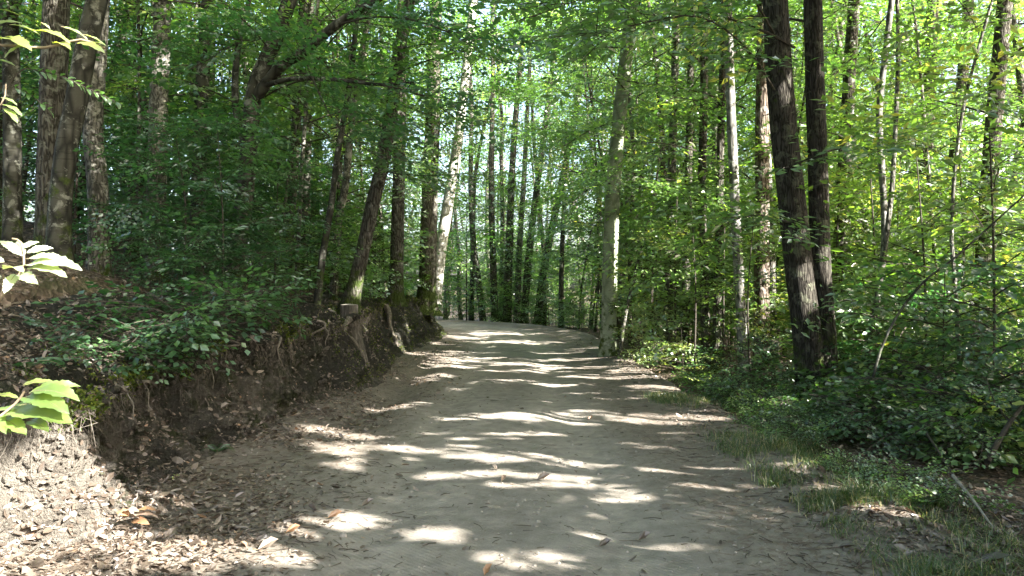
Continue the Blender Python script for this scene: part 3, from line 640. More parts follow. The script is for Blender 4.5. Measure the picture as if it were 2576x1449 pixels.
hand_tree('young_tree', 'grey', 12.2, 15, [(2160,985),(2185,880),(2215,700),(2240,520),(2250,400)], 'thin stem flecked with sun slanting behind the low shrubs', None, top=6.5, flare=.2)
hand_tree('young_tree', 'dark', 9.4, 7, [(2160,1030),(2215,880),(2280,760),(2345,690),(2400,650)], 'dark bare pole leaning steeply right over the low shrubs', None, top=2.6, flare=.1)
hand_tree('chestnut_tree', 'oak', 21, 36, [(2290,860),(2300,700),(2320,480),(2340,250),(2350,0)], 'dark trunk standing deep in the right wood under the bright gap', H[0], .3, 1, .3)
hand_tree('chestnut_tree', 'oak', 23, 34, [(2375,860),(2388,640),(2405,400),(2428,150),(2440,0)], 'second dark trunk deep in the right wood, right of the bright gap', H[3], .3, 1, .3)
hand_tree('oak_tree', 'oak', 15, 42, [(2470,930),(2478,640),(2495,400),(2515,180),(2532,0)], 'stout dark oak near the right edge of the view', H[1], 1, 1, .3)
hand_tree('young_tree', 'grey', 11, 10, [(2420,950),(2405,760),(2395,560),(2420,300),(2470,100)], 'thin grey sapling stem curving in front of the stout dark oak', sapl[0], 2.2, .9, .2, top=7.5)
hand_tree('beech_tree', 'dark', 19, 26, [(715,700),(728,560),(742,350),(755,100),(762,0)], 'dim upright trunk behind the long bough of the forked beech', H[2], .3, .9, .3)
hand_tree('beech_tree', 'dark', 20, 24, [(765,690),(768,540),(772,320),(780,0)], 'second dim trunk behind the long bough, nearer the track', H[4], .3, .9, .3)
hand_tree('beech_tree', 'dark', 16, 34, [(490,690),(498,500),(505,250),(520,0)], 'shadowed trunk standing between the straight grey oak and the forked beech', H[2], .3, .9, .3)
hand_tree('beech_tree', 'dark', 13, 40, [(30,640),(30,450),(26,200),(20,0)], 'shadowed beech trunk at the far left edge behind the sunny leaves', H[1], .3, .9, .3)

T_ = {o['label']: o for o in scene.objects if o.get('category') == 'tree'}
def by(txt): return [o for l, o in T_.items() if txt in l][0]
boughs(by('biggest dark chestnut'), M_BEECH, [[(1965,250,11.6),(1880,120,10.6),(1760,40,9.8),(1600,60,9.2),(1450,90,8.8)], [(1960,100,11.6),(1850,-60,10.4),(1680,-60,9.4),(1480,-10,8.8),(1340,40,8.4)], [(1990,420,11.5),(2080,380,10.8),(2200,360,10.2)], [(1990,560,11.5),(1900,540,10.8),(1830,560,10.4)], [(2010,760,11.6),(2120,720,10.8),(2230,730,10.2)]], SP_C, 7)
boughs(by('dark forked beech'), M_SHRUB, [[(845,60,11.4),(950,40,10.8),(1080,60,10.2),(1200,120,9.8)], [(760,130,11.7),(800,230,11),(860,330,10.6),(960,400,10.4)], [(960,212,11.0),(1060,240,10.6),(1150,300,10.4)], [(640,300,12.2),(560,330,11.4),(500,380,11.0)], [(600,560,12.2),(520,560,11.2),(440,570,10.5)], [(600,100,12.6),(520,150,11.6),(440,190,11)], [(720,60,12),(640,100,11),(560,90,10.4)]], SP_B, 7)
boughs(by('smooth green grey beech'), M_BEECH, [[(1548,420,18.3),(1610,440,17.2),(1700,490,16.2),(1800,520,15.6)], [(1540,560,18.3),(1640,560,17.2),(1720,620,16.4),(1780,700,16)], [(1560,300,18.3),(1480,330,17.2),(1400,380,16.6)], [(1545,460,18.3),(1490,470,17.6),(1430,520,17)], [(1570,200,18.3),(1650,220,17.2),(1740,280,16.4)], [(1540,620,18.3),(1600,640,17.5),(1680,680,16.8)], [(1575,120,18.3),(1500,120,17.4),(1420,170,16.8)], [(1590,20,18.3),(1500,-20,17),(1380,0,16)], [(1600,-60,18.3),(1480,-80,16.5),(1350,-40,15.5)], [(1580,80,18.3),(1480,60,17),(1390,90,16)]], SP_B, 7, droop=.12)
boughs(by('pale white beech'), M_BEECH, [[(1165,240,26),(1260,230,24.5),(1360,280,23)], [(1180,100,26),(1280,80,24.5),(1400,120,23)]], SP_F, 7, 1.1)
boughs(by('broad mossy oak'), M_BEECH, [[(1088,260,24.8),(1020,280,23.6),(960,300,22.5)], [(1090,150,24.8),(1020,130,23.6),(950,160,22.5)]], SP_B, 7, 1.1)
boughs(by('curved oak with'), M_BEECH, [[(960,430,14.3),(1040,440,13.4),(1150,440,12.8)], [(985,260,14.3),(1060,280,13.4),(1140,330,12.8)], [(1000,150,14.3),(920,200,13.4),(840,260,12.8)], [(1030,0,14.3),(1120,-20,13.6),(1230,20,13)], [(1005,120,14.3),(1100,110,13.6),(1200,160,13)]], SP_B, 6)

# the wood itself: more trees wherever one can stand
def free(x, y, mind, lst): return all((x - a) ** 2 + (y - b) ** 2 > mind * mind for a, b in lst)
def wild_trunk(x, y, h, r, lean, spec, seed):
    b = np.array([x, y, gz(x, y) - .1]); pts = [b]; dv = unit(np.array([lean[0], lean[1], 1.0])); k = int(h / 2)
    for i in range(k):
        dv = unit(dv + np.array([rng.normal(0, .045), rng.normal(0, .045), .06])); pts.append(pts[-1] + dv * 2.0)
    return pts
GROUPS = {'left': ('slender dark tree of the shady wood up the left bank', 'trees of the wood up the left bank'),
          'mid': ('thin far tree in the wood straight ahead beyond the bend', 'far trees beyond the bend'),
          'right': ('slim tree of the sunny wood right of the track', 'trees of the wood right of the track'),
          'out': ('tall leafy tree standing beside and behind the viewpoint', 'trees around the viewpoint')}
KEEP_CLEAR = [P(px, py, d) for px, py, d in [(40,640,3.1),(110,650,3.1),(160,665,3.1),(60,1000,3.0),(140,1000,3.0),(100,1040,3.0),(100,1240,4.75),(230,1200,4.95),(250,1340,4.9),(120,1400,4.5),(480,1385,4.6),(1650,880,16),(1590,860,17),(1720,915,15),(1300,1400,4.5),(1250,1150,7.2),(1450,1190,6.6)]]
cand = []; THIN = False
def wild(n, region, mind, kinds, clearance=3.9):
    made = 0; tries = 0
    while made < n and tries < 6000:
        tries += 1; x, y = region()
        s1, o1 = so(x, y)
        if abs(float(o1)) < clearance or not free(x, y, mind, TREES): continue
        px = CX + x / max(y, .1) * F
        inview = y > 3 and abs(x) < y * .74 + 1
        if inview and y < 14: continue
        if not inview and x > 0 and any(abs((x - p[0]) * S[1] - (y - p[1]) * S[0]) < .36 * .82 for p in KEEP_CLEAR): continue
        # the gap over the track stays open; so does the look past the hand placed trunks
        gk = ('left' if px < 1130 else 'mid' if px < 1480 else 'right') if inview else 'out'
        lab, grp = GROUPS[gk]
        root = empty('forest_tree' if gk != 'out' else 'roadside_tree', (x, y, gz(x, y)), lab, 'tree', grp); O = np.array(root.location)
        d = math.hypot(x, y); hgt_ = rng.uniform(13, 17) if d < 34 else rng.uniform(18, 24)
        pts = wild_trunk(x, y, hgt_, 0, (rng.normal(0, .07), rng.normal(0, .07)), None, made)
        r = rng.uniform(.035, .06) if THIN else rng.uniform(.07, .17); g = Geo(); spec = kinds[rng.integers(len(kinds))]
        trunk_geo(pts, r * 1.1, r * .35, .3, made + 50, 9 if d > 18 else 12, g, O); g.obj('trunk', [SPEC[spec]], root)
        pool = mid if THIN else far if d > 24 else (high + mid + mid if rng.random() < .75 else high)
        if gk == 'out': pool = dense
        tilt = Vector((0, 0, 1)).rotation_difference(Vector(unit(pts[-1] - pts[0])))
        put_crown(pool[rng.integers(len(pool))], root, np.array([x, y, gz(x, y)]), rng.uniform(0, 6.28), (rng.uniform(1.1, 1.35) if gk == 'out' and x > 0 else rng.uniform(.85, 1.12)) if d < 34 else rng.uniform(1.15, 1.5), 'crown', tilt)
        TREES.append((x, y)); made += 1
    return made
def sector(d0, d1, a0, a1):
    def f():
        d = math.sqrt(rng.uniform(d0 * d0, d1 * d1)); a = math.radians(rng.uniform(a0, a1)); return d * math.sin(a), d * math.cos(a)
    return f
n1 = wild(50, sector(14, 34, -39, 39), 2.3, ['oak', 'dark', 'grey', 'chestnut'])
n2 = wild(36, sector(36, 62, -9, 14), 2.3, ['oak', 'dark', 'grey'])
n2 += wild(42, sector(34, 72, -38, 38), 2.8, ['oak', 'dark', 'grey'])
# trees added out of view between the sun and the track to shade it
def sunside():
    x = rng.uniform(3.8, 21); return x, rng.uniform(0, 17) - .67 * x
n3 = wild(50, sunside, 2.2, ['oak', 'chestnut', 'grey'])
n4 = wild(20, lambda: (rng.uniform(-15, -4.6), rng.uniform(-5, 12)), 2.6, ['oak', 'grey'])  # more unseen trees, added to darken the left wood
POLES = {'left': ('thin dark pole trunk in the shade of the left wood', 'thin poles in the left wood'), 'mid': ('thin pole trunk in the far thicket ahead', 'thin poles in the thicket ahead'), 'right': ('thin pole trunk among the sunny saplings on the right', 'thin poles in the right wood')}
GROUPS_OLD = dict(GROUPS); GROUPS.update(POLES); THIN = True
n5 = wild(80, sector(15, 38, -34, 36), .9, ['dark', 'grey', 'oak'])
GROUPS.update(GROUPS_OLD); THIN = False
print('trees', len(TREES), n1, n2, n3, n4, 'carved', N_CARVED)

# ------------------------------------------------------------------ saplings and shrubs
def shrub(name, protos, x, y, sc, label, group=None, cat='shrub', mat=None, stem=True, rot=None, zoff=0.0, brow=False):
    z = gz(x, y) + zoff
    if brow: x = min(x, float(foot(y)) - .62); z = float(bank(y)) + .06
    root = empty(name, (x, y, z), label, cat, group)
    c = protos[rng.integers(len(protos))]
    if stem:
        h = float(c.C[:, 2].max()) * sc * .92; q = smooth_path([(0, 0, -.05), (rng.normal(0, .05), rng.normal(0, .05), h * .5), (rng.normal(0, .08), rng.normal(0, .08), h)], .25)
        g = Geo(); r = max(.008, h * .006); V, Q = tube(q, np.linspace(r, r * .3, len(q)), 7); g.add(V, Q); g.obj('stem', [M_TWIG], root)
    put_crown(c, root, np.array([x, y, z]), rng.uniform(0, 6.28) if rot is None else rot, sc, 'foliage', None, mat)
    return root
def at(px, d): return (px - CX) / F * d, d
DARK = 'shady beech saplings on the left bank'
for (px, d, sc, lab) in [(455, 10.4, .52, 'tall dark sapling on the bank left of the forked beech'), (560, 10.0, .55, 'dark sapling hiding the foot of the forked beech'),
                         (690, 13.6, .6, 'sapling with layered leaves right of the forked beech')]:
    shrub('beech_sapling', sapl, *at(px, d), sc, lab, DARK, 'sapling', M_SHRUB)
for (px, d, sc, lab) in [(400, 9.8, .38, 'dark spreading bush on the bank behind the low leafy shrub'), (520, 9.4, .45, 'small dark bush left of the forked beech foot'),
                         (640, 11.4, .6, 'leafy bush right of the forked beech foot'), (470, 12.5, .6, 'shadowed bush behind the forked beech')]:
    shrub('bush', bush, *at(px, d), sc, lab, 'dark bushes on the left bank')
for (px, d, sc, lab) in [(480, 6.9, .62, 'low broad leaved shrub hanging over the brow of the bank, left part'), (600, 7.7, .85, 'low broad leaved shrub spreading over the brow of the bank, middle part'), (720, 9.0, .95, 'low shrub with horizontal leaves at the brow before the stump'),
                         ]:
    shrub('low_shrub', low, *at(px, d), sc, lab, 'low shrubs on the brow of the bank', stem=False, brow=True)
# right hand side
for (px, d, sc, lab) in [(1590, 17.2, .75, 'sunlit pale shrub at the foot of the green grey beech'), (1650, 16.0, .6, 'bright sunlit shrub beside the track right of the green grey beech'), (1720, 15.0, .55, 'small sunlit shrub sloping down from the track edge')]:
    shrub('bush', bush, *at(px, d), sc, lab, 'sunlit shrubs by the track', mat=M_HERO)  # lighter sapling leaf puts sunlight into the colour of these shrubs
for (px, d, sc) in [(1760, 13.6, .4), (1800, 12.7, .42), (1840, 11.8, .42), (1880, 11.0, .45), (1915, 10.3, .45), (1955, 9.6, .42), (2010, 8.9, .45), (1925, 8.8, .28), (1990, 8.0, .3), (2130, 6.6, .22), (2270, 6.3, .3), (2350, 5.4, .24), (2450, 5.4, .35), (2400, 4.6, .22)]:
    shrub('weed', low, *at(px, d), sc, 'small leafy weed growing in the grass of the right verge', 'weeds of the right verge', 'plant', M_BEECH, stem=False)
shrub('weed', low, *at(512, 5.95), .16, 'small green sprig alone at the foot of the left bank', None, 'plant', M_CHEST, stem=False, zoff=.04)
for k in range(11):
    a_ = 27 + 20 * (k + rng.random()) / 11; x_, y_ = xy(a_, 3.5 + rng.uniform(0, 1.6)); shrub('bush', bush, float(x_), float(y_), rng.uniform(.3, .6), 'small bush on the outer edge of the bend', 'bushes round the outside of the bend', mat=M_BEECH)
i = 0
for (px, d, sc) in [(1900, 11.4, .6), (2160, 10.2, .6), (2230, 9.4, .7), (2290, 9.0, 1.0), (2400, 8.6, 1.1), (2530, 8.4, 1.1), (2200, 8.2, .6), (2420, 7.8, .7), (2320, 10.4, 1.1), (2440, 10.4, 1.2), (2560, 10.2, 1.2)]:
    shrub('low_shrub', low, *at(px, d), sc, 'low leafy shrub of the shady undergrowth right of the track', 'undergrowth shrubs right of the track', mat=M_BEECH if i % 3 else M_SHRUB, stem=False, zoff=.1); i += 1
for (px, d, sc, lab) in [(2260, 11.4, 1.0, 'leafy bush behind the dark leaning pole'), (2380, 10.2, 1.0, 'leafy bush below the thin grey sapling stem'), (2500, 9.6, 1.1, 'large leafy bush at the right edge in front of the stout oak'), (2570, 8.4, .6, 'dark bush at the very right edge over the dead branch'),
                         (1840, 13.2, .55, 'small bush left of the twin chestnut'), (1985, 12.8, .5, 'small bush hugging the twin chestnut from behind'), (2150, 12.6, .7, 'bush right of the twin chestnut foot'), (2460, 7.8, .4, 'dark small bush above the dead branch')]:
    shrub('bush', bush, *at(px, d), sc, lab, 'bushes right of the track')
for (px, d, sc, lab) in [(2330, 12.5, 1.0, 'tall leafy sapling between the thin stems on the right'), (2500, 11.2, 1.05, 'tall sunny sapling near the right edge'), (2190, 14.2, 1.0, 'sapling behind the pale crooked stem'), (1745, 14.0, .75, 'sapling with sunlit drooping spray right of the green grey beech'),
                         (1640, 20, 1.1, 'sapling with layered sprays behind the green grey beech'), (2010, 14.5, .9, 'sapling behind the twin chestnut'), (1700, 17.5, 1.0, 'sapling between the slim upright oak and the green grey beech'), (1890, 13.0, .7, 'sapling in front of the peeling trunk'), (2420, 14.5, 1.2, 'sapling behind the thin grey sapling stem'), (2260, 17, 1.2, 'sapling under the bright gap on the right'), (2110, 16, 1.1, 'sapling close behind the leaning shaded trunk'), (1820, 16, .9, 'sapling behind the tall pale trunk')]:
    shrub('chestnut_sapling', sapl, *at(px, d), sc, lab, 'saplings right of the track', 'sapling', M_CHEST)
SH = []
def wild_shrub(n, region, mind, protos, name, cat, scr, labs, matf):
    made = tries = 0
    while made < n and tries < 5000:
        tries += 1; x, y = region(); s1, o1 = so(x, y)
        if abs(float(o1)) < 3.6 or not free(x, y, mind, SH) or not free(x, y, .5, TREES): continue
        px = CX + x / y * F; k = 0 if px < 1130 else 1 if px < 1500 else 2
        shrub(name, protos, x, y, rng.uniform(*scr), labs[k][0], labs[k][1], cat, matf[k]); SH.append((x, y)); made += 1
wild_shrub(18, lambda: (rng.uniform(4.5, 14), rng.uniform(-9, 3)), 1.5, sapl, 'roadside_sapling', 'sapling', (.9, 1.4), [('leafy sapling beside the viewpoint', 'saplings around the viewpoint')] * 3, [M_BEECH] * 3)  # out of view, added as low sun blockers
wild_shrub(70, sector(15, 46, -37, 37), 1.7, sapl, 'beech_sapling', 'sapling', (.75, 1.25),
           [('young leafy tree growing in the shade of the left wood', 'young trees in the left wood'), ('young leafy tree in the thicket straight ahead', 'young trees in the thicket ahead'), ('young leafy tree in the sunny wood on the right', 'young trees in the right wood')], [M_SHRUB, M_BEECH, M_CHEST])  # darker shrub leaf on the left paints in that wood's shade
LABS = [('young leafy tree growing in the shade of the left wood', 'young trees in the left wood'), ('young leafy tree in the thicket straight ahead', 'young trees in the thicket ahead'), ('young leafy tree in the sunny wood on the right', 'young trees in the right wood')]
wild_shrub(20, sector(32, 60, -8, 14), 1.5, sapl, 'beech_sapling', 'sapling', (.9, 1.5), LABS, [M_SHRUB, M_BEECH, M_CHEST])  # same darker leaf at the left, its shade put into colour
wild_shrub(26, sector(15, 40, -16, -5), 1.1, bush, 'bush', 'shrub', (.8, 1.4), [('leafy bush behind the trees of the bank', 'bushes behind the bank trees')] * 3, [M_BEECH] * 3)
wild_shrub(60, sector(14.5, 48, -37, 37), 1.3, bush, 'bush', 'shrub', (.7, 1.3),
           [('leafy bush on the floor of the left wood', 'bushes in the left wood'), ('leafy bush at the foot of the thicket ahead', 'bushes in the thicket ahead'), ('leafy bush on the floor of the right wood', 'bushes in the right wood')], [M_SHRUB, M_BEECH, M_BEECH])  # left bushes wear the darker leaf too, as painted shade

# ------------------------------------------------------------------ chestnut sprouts close to the viewpoint on the left
def big_leaf(g, a, b, w, nrm, tint, arch=.08, seed=0):
    """serrated lance shaped leaf from a to b"""
    a = np.asarray(a, float); b = np.asarray(b, float); L = np.linalg.norm(b - a); d = (b - a) / L; side = unit(np.cross(nrm, d)); up = np.cross(d, side)
    n = 16; t = np.linspace(0, 1, n + 1); prof = np.sin(PI * np.clip(t, 0, 1) ** .8) ** .75; prof[0] = .03; prof[-1] = .0
    ser = np.where(np.arange(n + 1) % 2 == 0, 1.08, .88); hw = w / 2 * prof * ser
    m = a + d * (t * L)[:, None] + up * (arch * L * np.sin(PI * t) - .10 * L * t * t)[:, None]
    wav = .05 * w * np.sin(t * 17 + seed)
    l = m + side * hw[:, None] + up * (hw * .28 + wav)[:, None] + d * (.03 * L * prof)[:, None]; r = m - side * hw[:, None] + up * (hw * .28 - wav)[:, None] + d * (.03 * L * prof)[:, None]
    V = np.concatenate([m, l, r]); i = np.arange(n); k = n + 1
    g.add(V, np.concatenate([np.stack([i, i + 1, k + i + 1, k + i], -1), np.stack([i + 1, i, 2 * k + i, 2 * k + i + 1], -1)]), 0, tint)
def rib(g, a, b, arch):
    L = np.linalg.norm(b - a); t = np.linspace(0, 1, 9); d = (b - a) / L; m = a + d * (t * L)[:, None] + np.array([0, 0, 1.0]) * (arch * L * np.sin(PI * t) - .10 * L * t * t)[:, None]
    V, Q = tube(m + [0, 0, .0012], np.linspace(.0016, .0005, 9), 4); g.add(V, Q, 1)
def sprout(name, label, d, stems, leaves, base, width=.40, face=(.05, -.42, 1.0), lm=None):
    root = empty(name, base, label, 'sapling'); O = np.array(root.location); g = Geo()
    for path, r in stems:
        q = smooth_path([np.asarray(p, float) for p in path], .05); V, Q = tube(q - O, np.linspace(r, r * .45, len(q)), 7); g.add(V, Q)
    g.obj('stem', [M_STEM], root)
    gl = Geo()
    for i, (x0, y0, x1, y1, d0, d1, tint) in enumerate(leaves):
        a = P(x0, y0, d + d0); b = P(x1, y1, d + d1); L = np.linalg.norm(b - a)
        nr = unit(np.array(face) + rng.normal(0, .15, 3)); big_leaf(gl, a - O, a + (b - a) * .97 - O, L * .92 * width * rng.uniform(.85, 1.1), nr, tint, .06, i); rib(gl, a - O, a + (b - a) * .95 - O, .06)
    gl.obj('leaves', [lm or M_HERO, M_STEM], root); return root
z5 = lambda x, y: gz(x, y)
B1 = np.array([-2.75, 2.7, gz(-2.75, 2.7)])
sprout('chestnut_sprout', 'chestnut sprout with big toothed leaves, the lowest, before the bare earth corner', 3.0,
       [([B1 + [0, 0, -.05], P(-160, 1180, 2.9), P(-40, 1080, 2.95), P(40, 1015, 3.0), P(62, 985, 3.0)], .011), ([P(-40, 1080, 2.95), P(10, 1040, 3.0), P(60, 1035, 3.0)], .006)],
       [(-10,995,50,997,0,0,.95),(60,968,150,957,0,.1,.9),(75,990,205,962,0,.05,.45),(80,985,202,995,0,-.05,.4),(60,1000,174,1026,0,-.1,.25),(-20,1040,70,1022,0,.02,.5),(0,1045,186,1048,0,-.08,.55),(5,1055,66,1085,0,-.1,.4),(-10,1075,30,1085,0,-.05,.5),(75,1058,122,1078,0,-.1,.6),(-60,1050,20,1075,0,-.12,.4),(20,1030,100,1010,.05,.15,.5)], B1)
B2 = np.array([-2.95, 3.1, gz(-2.95, 3.1)])
sprout('chestnut_sprout', 'chestnut sprout glaring white in the sun, above the lowest one', 3.1,
       [([B2 + [0, 0, -.05], P(-90, 900, 3.05), P(-20, 780, 3.1), P(30, 715, 3.1), P(60, 665, 3.1), P(52, 610, 3.1), P(30, 600, 3.1)], .009), ([P(-20, 780, 3.1), P(5, 740, 3.1), P(8, 690, 3.1)], .006)],
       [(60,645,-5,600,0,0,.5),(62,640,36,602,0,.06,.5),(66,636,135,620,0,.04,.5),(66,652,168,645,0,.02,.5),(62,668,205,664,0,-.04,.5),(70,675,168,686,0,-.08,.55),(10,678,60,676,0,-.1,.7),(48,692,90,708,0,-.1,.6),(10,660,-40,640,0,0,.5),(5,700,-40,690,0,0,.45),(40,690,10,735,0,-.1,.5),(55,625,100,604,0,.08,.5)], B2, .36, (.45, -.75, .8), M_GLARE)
B3 = np.array([-3.35, 3.4, gz(-3.35, 3.4)])
sprout('chestnut_sprout', 'tallest chestnut sprout, its yellow green leaves in the top left corner', 3.2,
       [([B3 + [0, 0, -.05], P(-260, 700, 3.3), P(-190, 300, 3.25), P(-140, 120, 3.2), P(0, 112, 3.2), P(110, 118, 3.2), P(200, 98, 3.2), P(262, 120, 3.2)], .012), ([P(-190, 300, 3.25), P(-80, 270, 3.15), P(0, 262, 3.1), P(12, 210, 3.1)], .006)],
       [(10,90,70,112,0,-.05,.8),(20,60,100,80,0,.05,.6),(60,112,2,140,0,-.05,.6),(100,55,124,70,0,0,.7),(75,75,176,95,0,-.04,.75),(150,65,222,94,0,.04,.6),(205,85,264,108,0,.02,.7),(190,107,262,124,0,-.05,.75),(0,95,76,114,0,-.1,.8),(130,108,176,115,0,-.08,.9),(-20,20,60,38,0,.05,.5),(0,245,42,260,0,0,.5),(0,262,56,286,0,-.03,.45),(5,272,44,304,0,-.06,.5),(-30,150,40,160,0,0,.5),(230,105,268,112,0,-.02,.6),(-20,60,50,50,0,.05,.6)], B3, .30)
# beech twig hanging in front of the oaks
TB = P(-30, 60, 6.0)
root = empty('beech_sapling', (-4.6, 5.9, gz(-4.6, 5.9)), 'slight beech sapling with pale round leaves before the leaning beech', 'sapling'); O = np.array(root.location)
g = Geo(); q = smooth_path([O + [0, 0, -.05], P(-60, 600, 6), P(-20, 350, 6), P(20, 210, 6), P(60, 170, 6)], .1); V, Q = tube(q - O, np.linspace(.014, .005, len(q)), 6); g.add(V, Q)
tw = [[P(20, 210, 6), P(70, 235, 6), P(120, 275, 6)], [P(60, 170, 6), P(150, 190, 6), P(215, 220, 6), P(290, 255, 6)]]
for t in tw: V, Q = tube(smooth_path(t, .05) - O, .004, 5); g.add(V, Q)
g.obj('stem', [M_TWIG], root); gl = Geo()
for t in tw:
    q = smooth_path(t, .055)
    for i, p in enumerate(q[1:]):
        for s in (-1, 1):
            e = p + np.array([.04 * rng.uniform(.6, 1), rng.normal(0, .03), -.015 + s * .03]); big_leaf(gl, p - O, e + (e - p) * .3 - O, .036, unit(np.array([.2, -.3, 1.0]) + rng.normal(0, .2, 3)), rng.uniform(.2, .6), .05, i)
gl.obj('leaves', [M_BEECH], root)

# ------------------------------------------------------------------ sawn stump, roots, ferns, dead branch
def stump():
    p = P(878, 790, 13.7); x, y = float(p[0]), 13.7; z = 1.6 - (768 - HY) / F * 13.7
    root = empty('tree_stump', (x, y, z - .35), 'grey sawn stump on the brow of the bank below the curved oak', 'stump'); g = Geo()
    q = np.array([[.16, -.10, -.75], [.08, -.06, -.35], [.02, -.02, 0], [0, 0, .2], [0, 0, .36]]); q = smooth_path(q, .06)
    V, Q = tube(q, np.interp(np.linspace(0, 1, len(q)), [0, .5, 1], [.20, .19, .165]), 22, .28, 4); g.add(V, Q); g.obj('trunk', [M_STUMP], root)
    g = Geo(); th = np.linspace(0, 2 * PI, 22, endpoint=False); top = V[-22:]
    c = top.mean(0); V2 = np.concatenate([top, c + (top - c) * .5 + [0, 0, .012], c[None] + [0, 0, .02] + (top - c) * .02]); j = np.arange(22); jn = (j + 1) % 22
    Q2 = np.concatenate([np.stack([j, jn, 22 + jn, 22 + j], -1), np.stack([22 + j, 22 + jn, 44 + jn, 44 + j], -1)]); g.add(V2, Q2); g.obj('cut_face', [M_DEADWOOD], root)
    for k, pp in enumerate([[(.06, -.06, .0), (.20, -.14, -.35), (.30, -.2, -.7), (.36, -.2, -1.1)]]):
        g = Geo(); q = smooth_path(np.array(pp), .06); V, Q = tube(q, np.linspace(.08, .03, len(q)), 9, .5, k); g.add(V, Q); g.obj('root', [M_STUMP], root)
stump()
def root_obj(label, paths, r):
    p0 = np.array(paths[0][0], float); root = empty('tree_root', p0, label, 'root'); g = Geo()
    for k, path in enumerate(paths):
        q = smooth_path(np.array(path, float), .035); q = q + np.stack([fbm(q[:, 2] * 7, k + 0.0, i, 91 + i, 3) * .05 for i in range(3)], -1)
        V, Q = tube(q - p0, np.linspace(r, r * .4, len(q)) * (1 if k == 0 else .5), 9, .45, k + 3); g.add(V, Q)
    o = g.obj('bark', [M_ROOT], root)
def bp(s, k, out=.03): return bank_pt(s, k) + np.array([out, -out * .6, 0])
root_obj('gnarled root clasping the bare earth corner of the bank', [[bp(5.1, 9.6, .0), bp(5.16, 8.6, .01), bp(5.1, 7.6, .0), bp(5.18, 6.6, .01), bp(5.2, 5.6, -.02)], [bp(5.12, 8.0, .0), bp(5.3, 7.2, .01), bp(5.36, 6.2, -.02)]], .045)
root_obj('pale root hanging down the bank below the sawn stump', [[bp(12.9, 9, .0), bp(12.8, 6.5, .08), bp(12.7, 4.5, .06), bp(12.6, 2.6, .03)], [bp(12.8, 7, .05), bp(13.0, 5, .06), bp(13.1, 3.0, .03)]], .06)
root_obj('root curling out of the mossy brow in the middle of the bank', [[bp(9.6, 10.5, 0), bp(9.5, 9, .08), bp(9.3, 7.5, .06), bp(9.3, 6, .03)], [bp(9.5, 8.5, .06), bp(9.8, 7, .06), bp(9.9, 5.5, .03)]], .03)
root_obj('white sunlit root at the far end of the bank', [[bp(19.5, 8, 0), bp(19.3, 5, .08), bp(19.0, 3, .06), bp(18.6, 1.4, .03)]], .08)

for k, (a_, k0, k1) in enumerate([(6.2, 9.8, 5.5), (6.9, 9.6, 6.2), (7.9, 9.8, 4.5), (8.6, 9.9, 6), (10.4, 9.6, 4.2), (11.4, 9.8, 5.2)]):
    q = [bp(a_ + rng.normal(0, .03) * i, k0 + (k1 - k0) * i / 5, .03 + .05 * math.sin(i * 1.1)) for i in range(6)]; q[-1] = q[-1] + np.array([.05, 0, -.12])
    root_obj('bare root hanging out of the dark undercut bank', [q, [q[2], q[2] + np.array([.08, -.06, -.12]), q[2] + np.array([.09, -.12, -.28])]], rng.uniform(.012, .022))
    list(o for o in scene.objects if o.get('category') == 'root')[-1]['group'] = 'bare roots hanging from the dark bank'
def fern(x, y, z, sc, label, n=7, az0=0):
    root = empty('fern', (x, y, z), label, 'fern', None); g = Geo()
    for i in range(n):
        az = az0 + i * 2 * PI / n + rng.normal(0, .2); L = sc * rng.uniform(.75, 1.1); t = np.linspace(0, 1, 16)
        hx = L * t * .9; hz = L * (.75 * t - .75 * t ** 2.2); p = np.stack([np.cos(az) * hx, np.sin(az) * hx, hz], -1)
        V, Q = tube(p, np.linspace(.004, .0015, 16) * sc * 2, 3); g.add(V, Q, 1)
        sd = np.array([-math.sin(az), math.cos(az), 0]); wl = L * .24 * np.sin(PI * np.clip(t * .9 + .12, 0, 1))
        for s in (-1, 1):
            pos = p[1:]; dr = unit(s * sd + .35 * np.array([math.cos(az), math.sin(az), 0]) + rng.normal(0, .06, (15, 3))); nr = np.tile(unit(np.array([math.cos(az) * -.4, math.sin(az) * -.4, 1.0])), (15, 1))
            V, Q = kites(pos, dr, nr, wl[1:] + .01, np.full(15, L * .065), .15); g.add(V, Q, 0, rng.uniform(.2, .7, len(Q)))
    g.obj('fronds', [M_SHRUB, M_STEM], root, False)
p = P(60, 945, 5.6); fern(float(p[0]), 5.6, gz(float(p[0]), 5.6), .42, 'fern on the leaf littered bank top behind the lowest sprout')
q = bank_pt(7.3, 8.2); fern(*q, .30, 'small fern hanging from the undercut brow below the low shrub', 6)
q = bank_pt(7.0, 9.5); fern(*q, .26, 'tuft of fern at the edge of the brow', 6, .6)
p = bank_pt(7.4, 1.2); fern(*p, .22, 'tiny fern at the foot of the dark bank', 5)

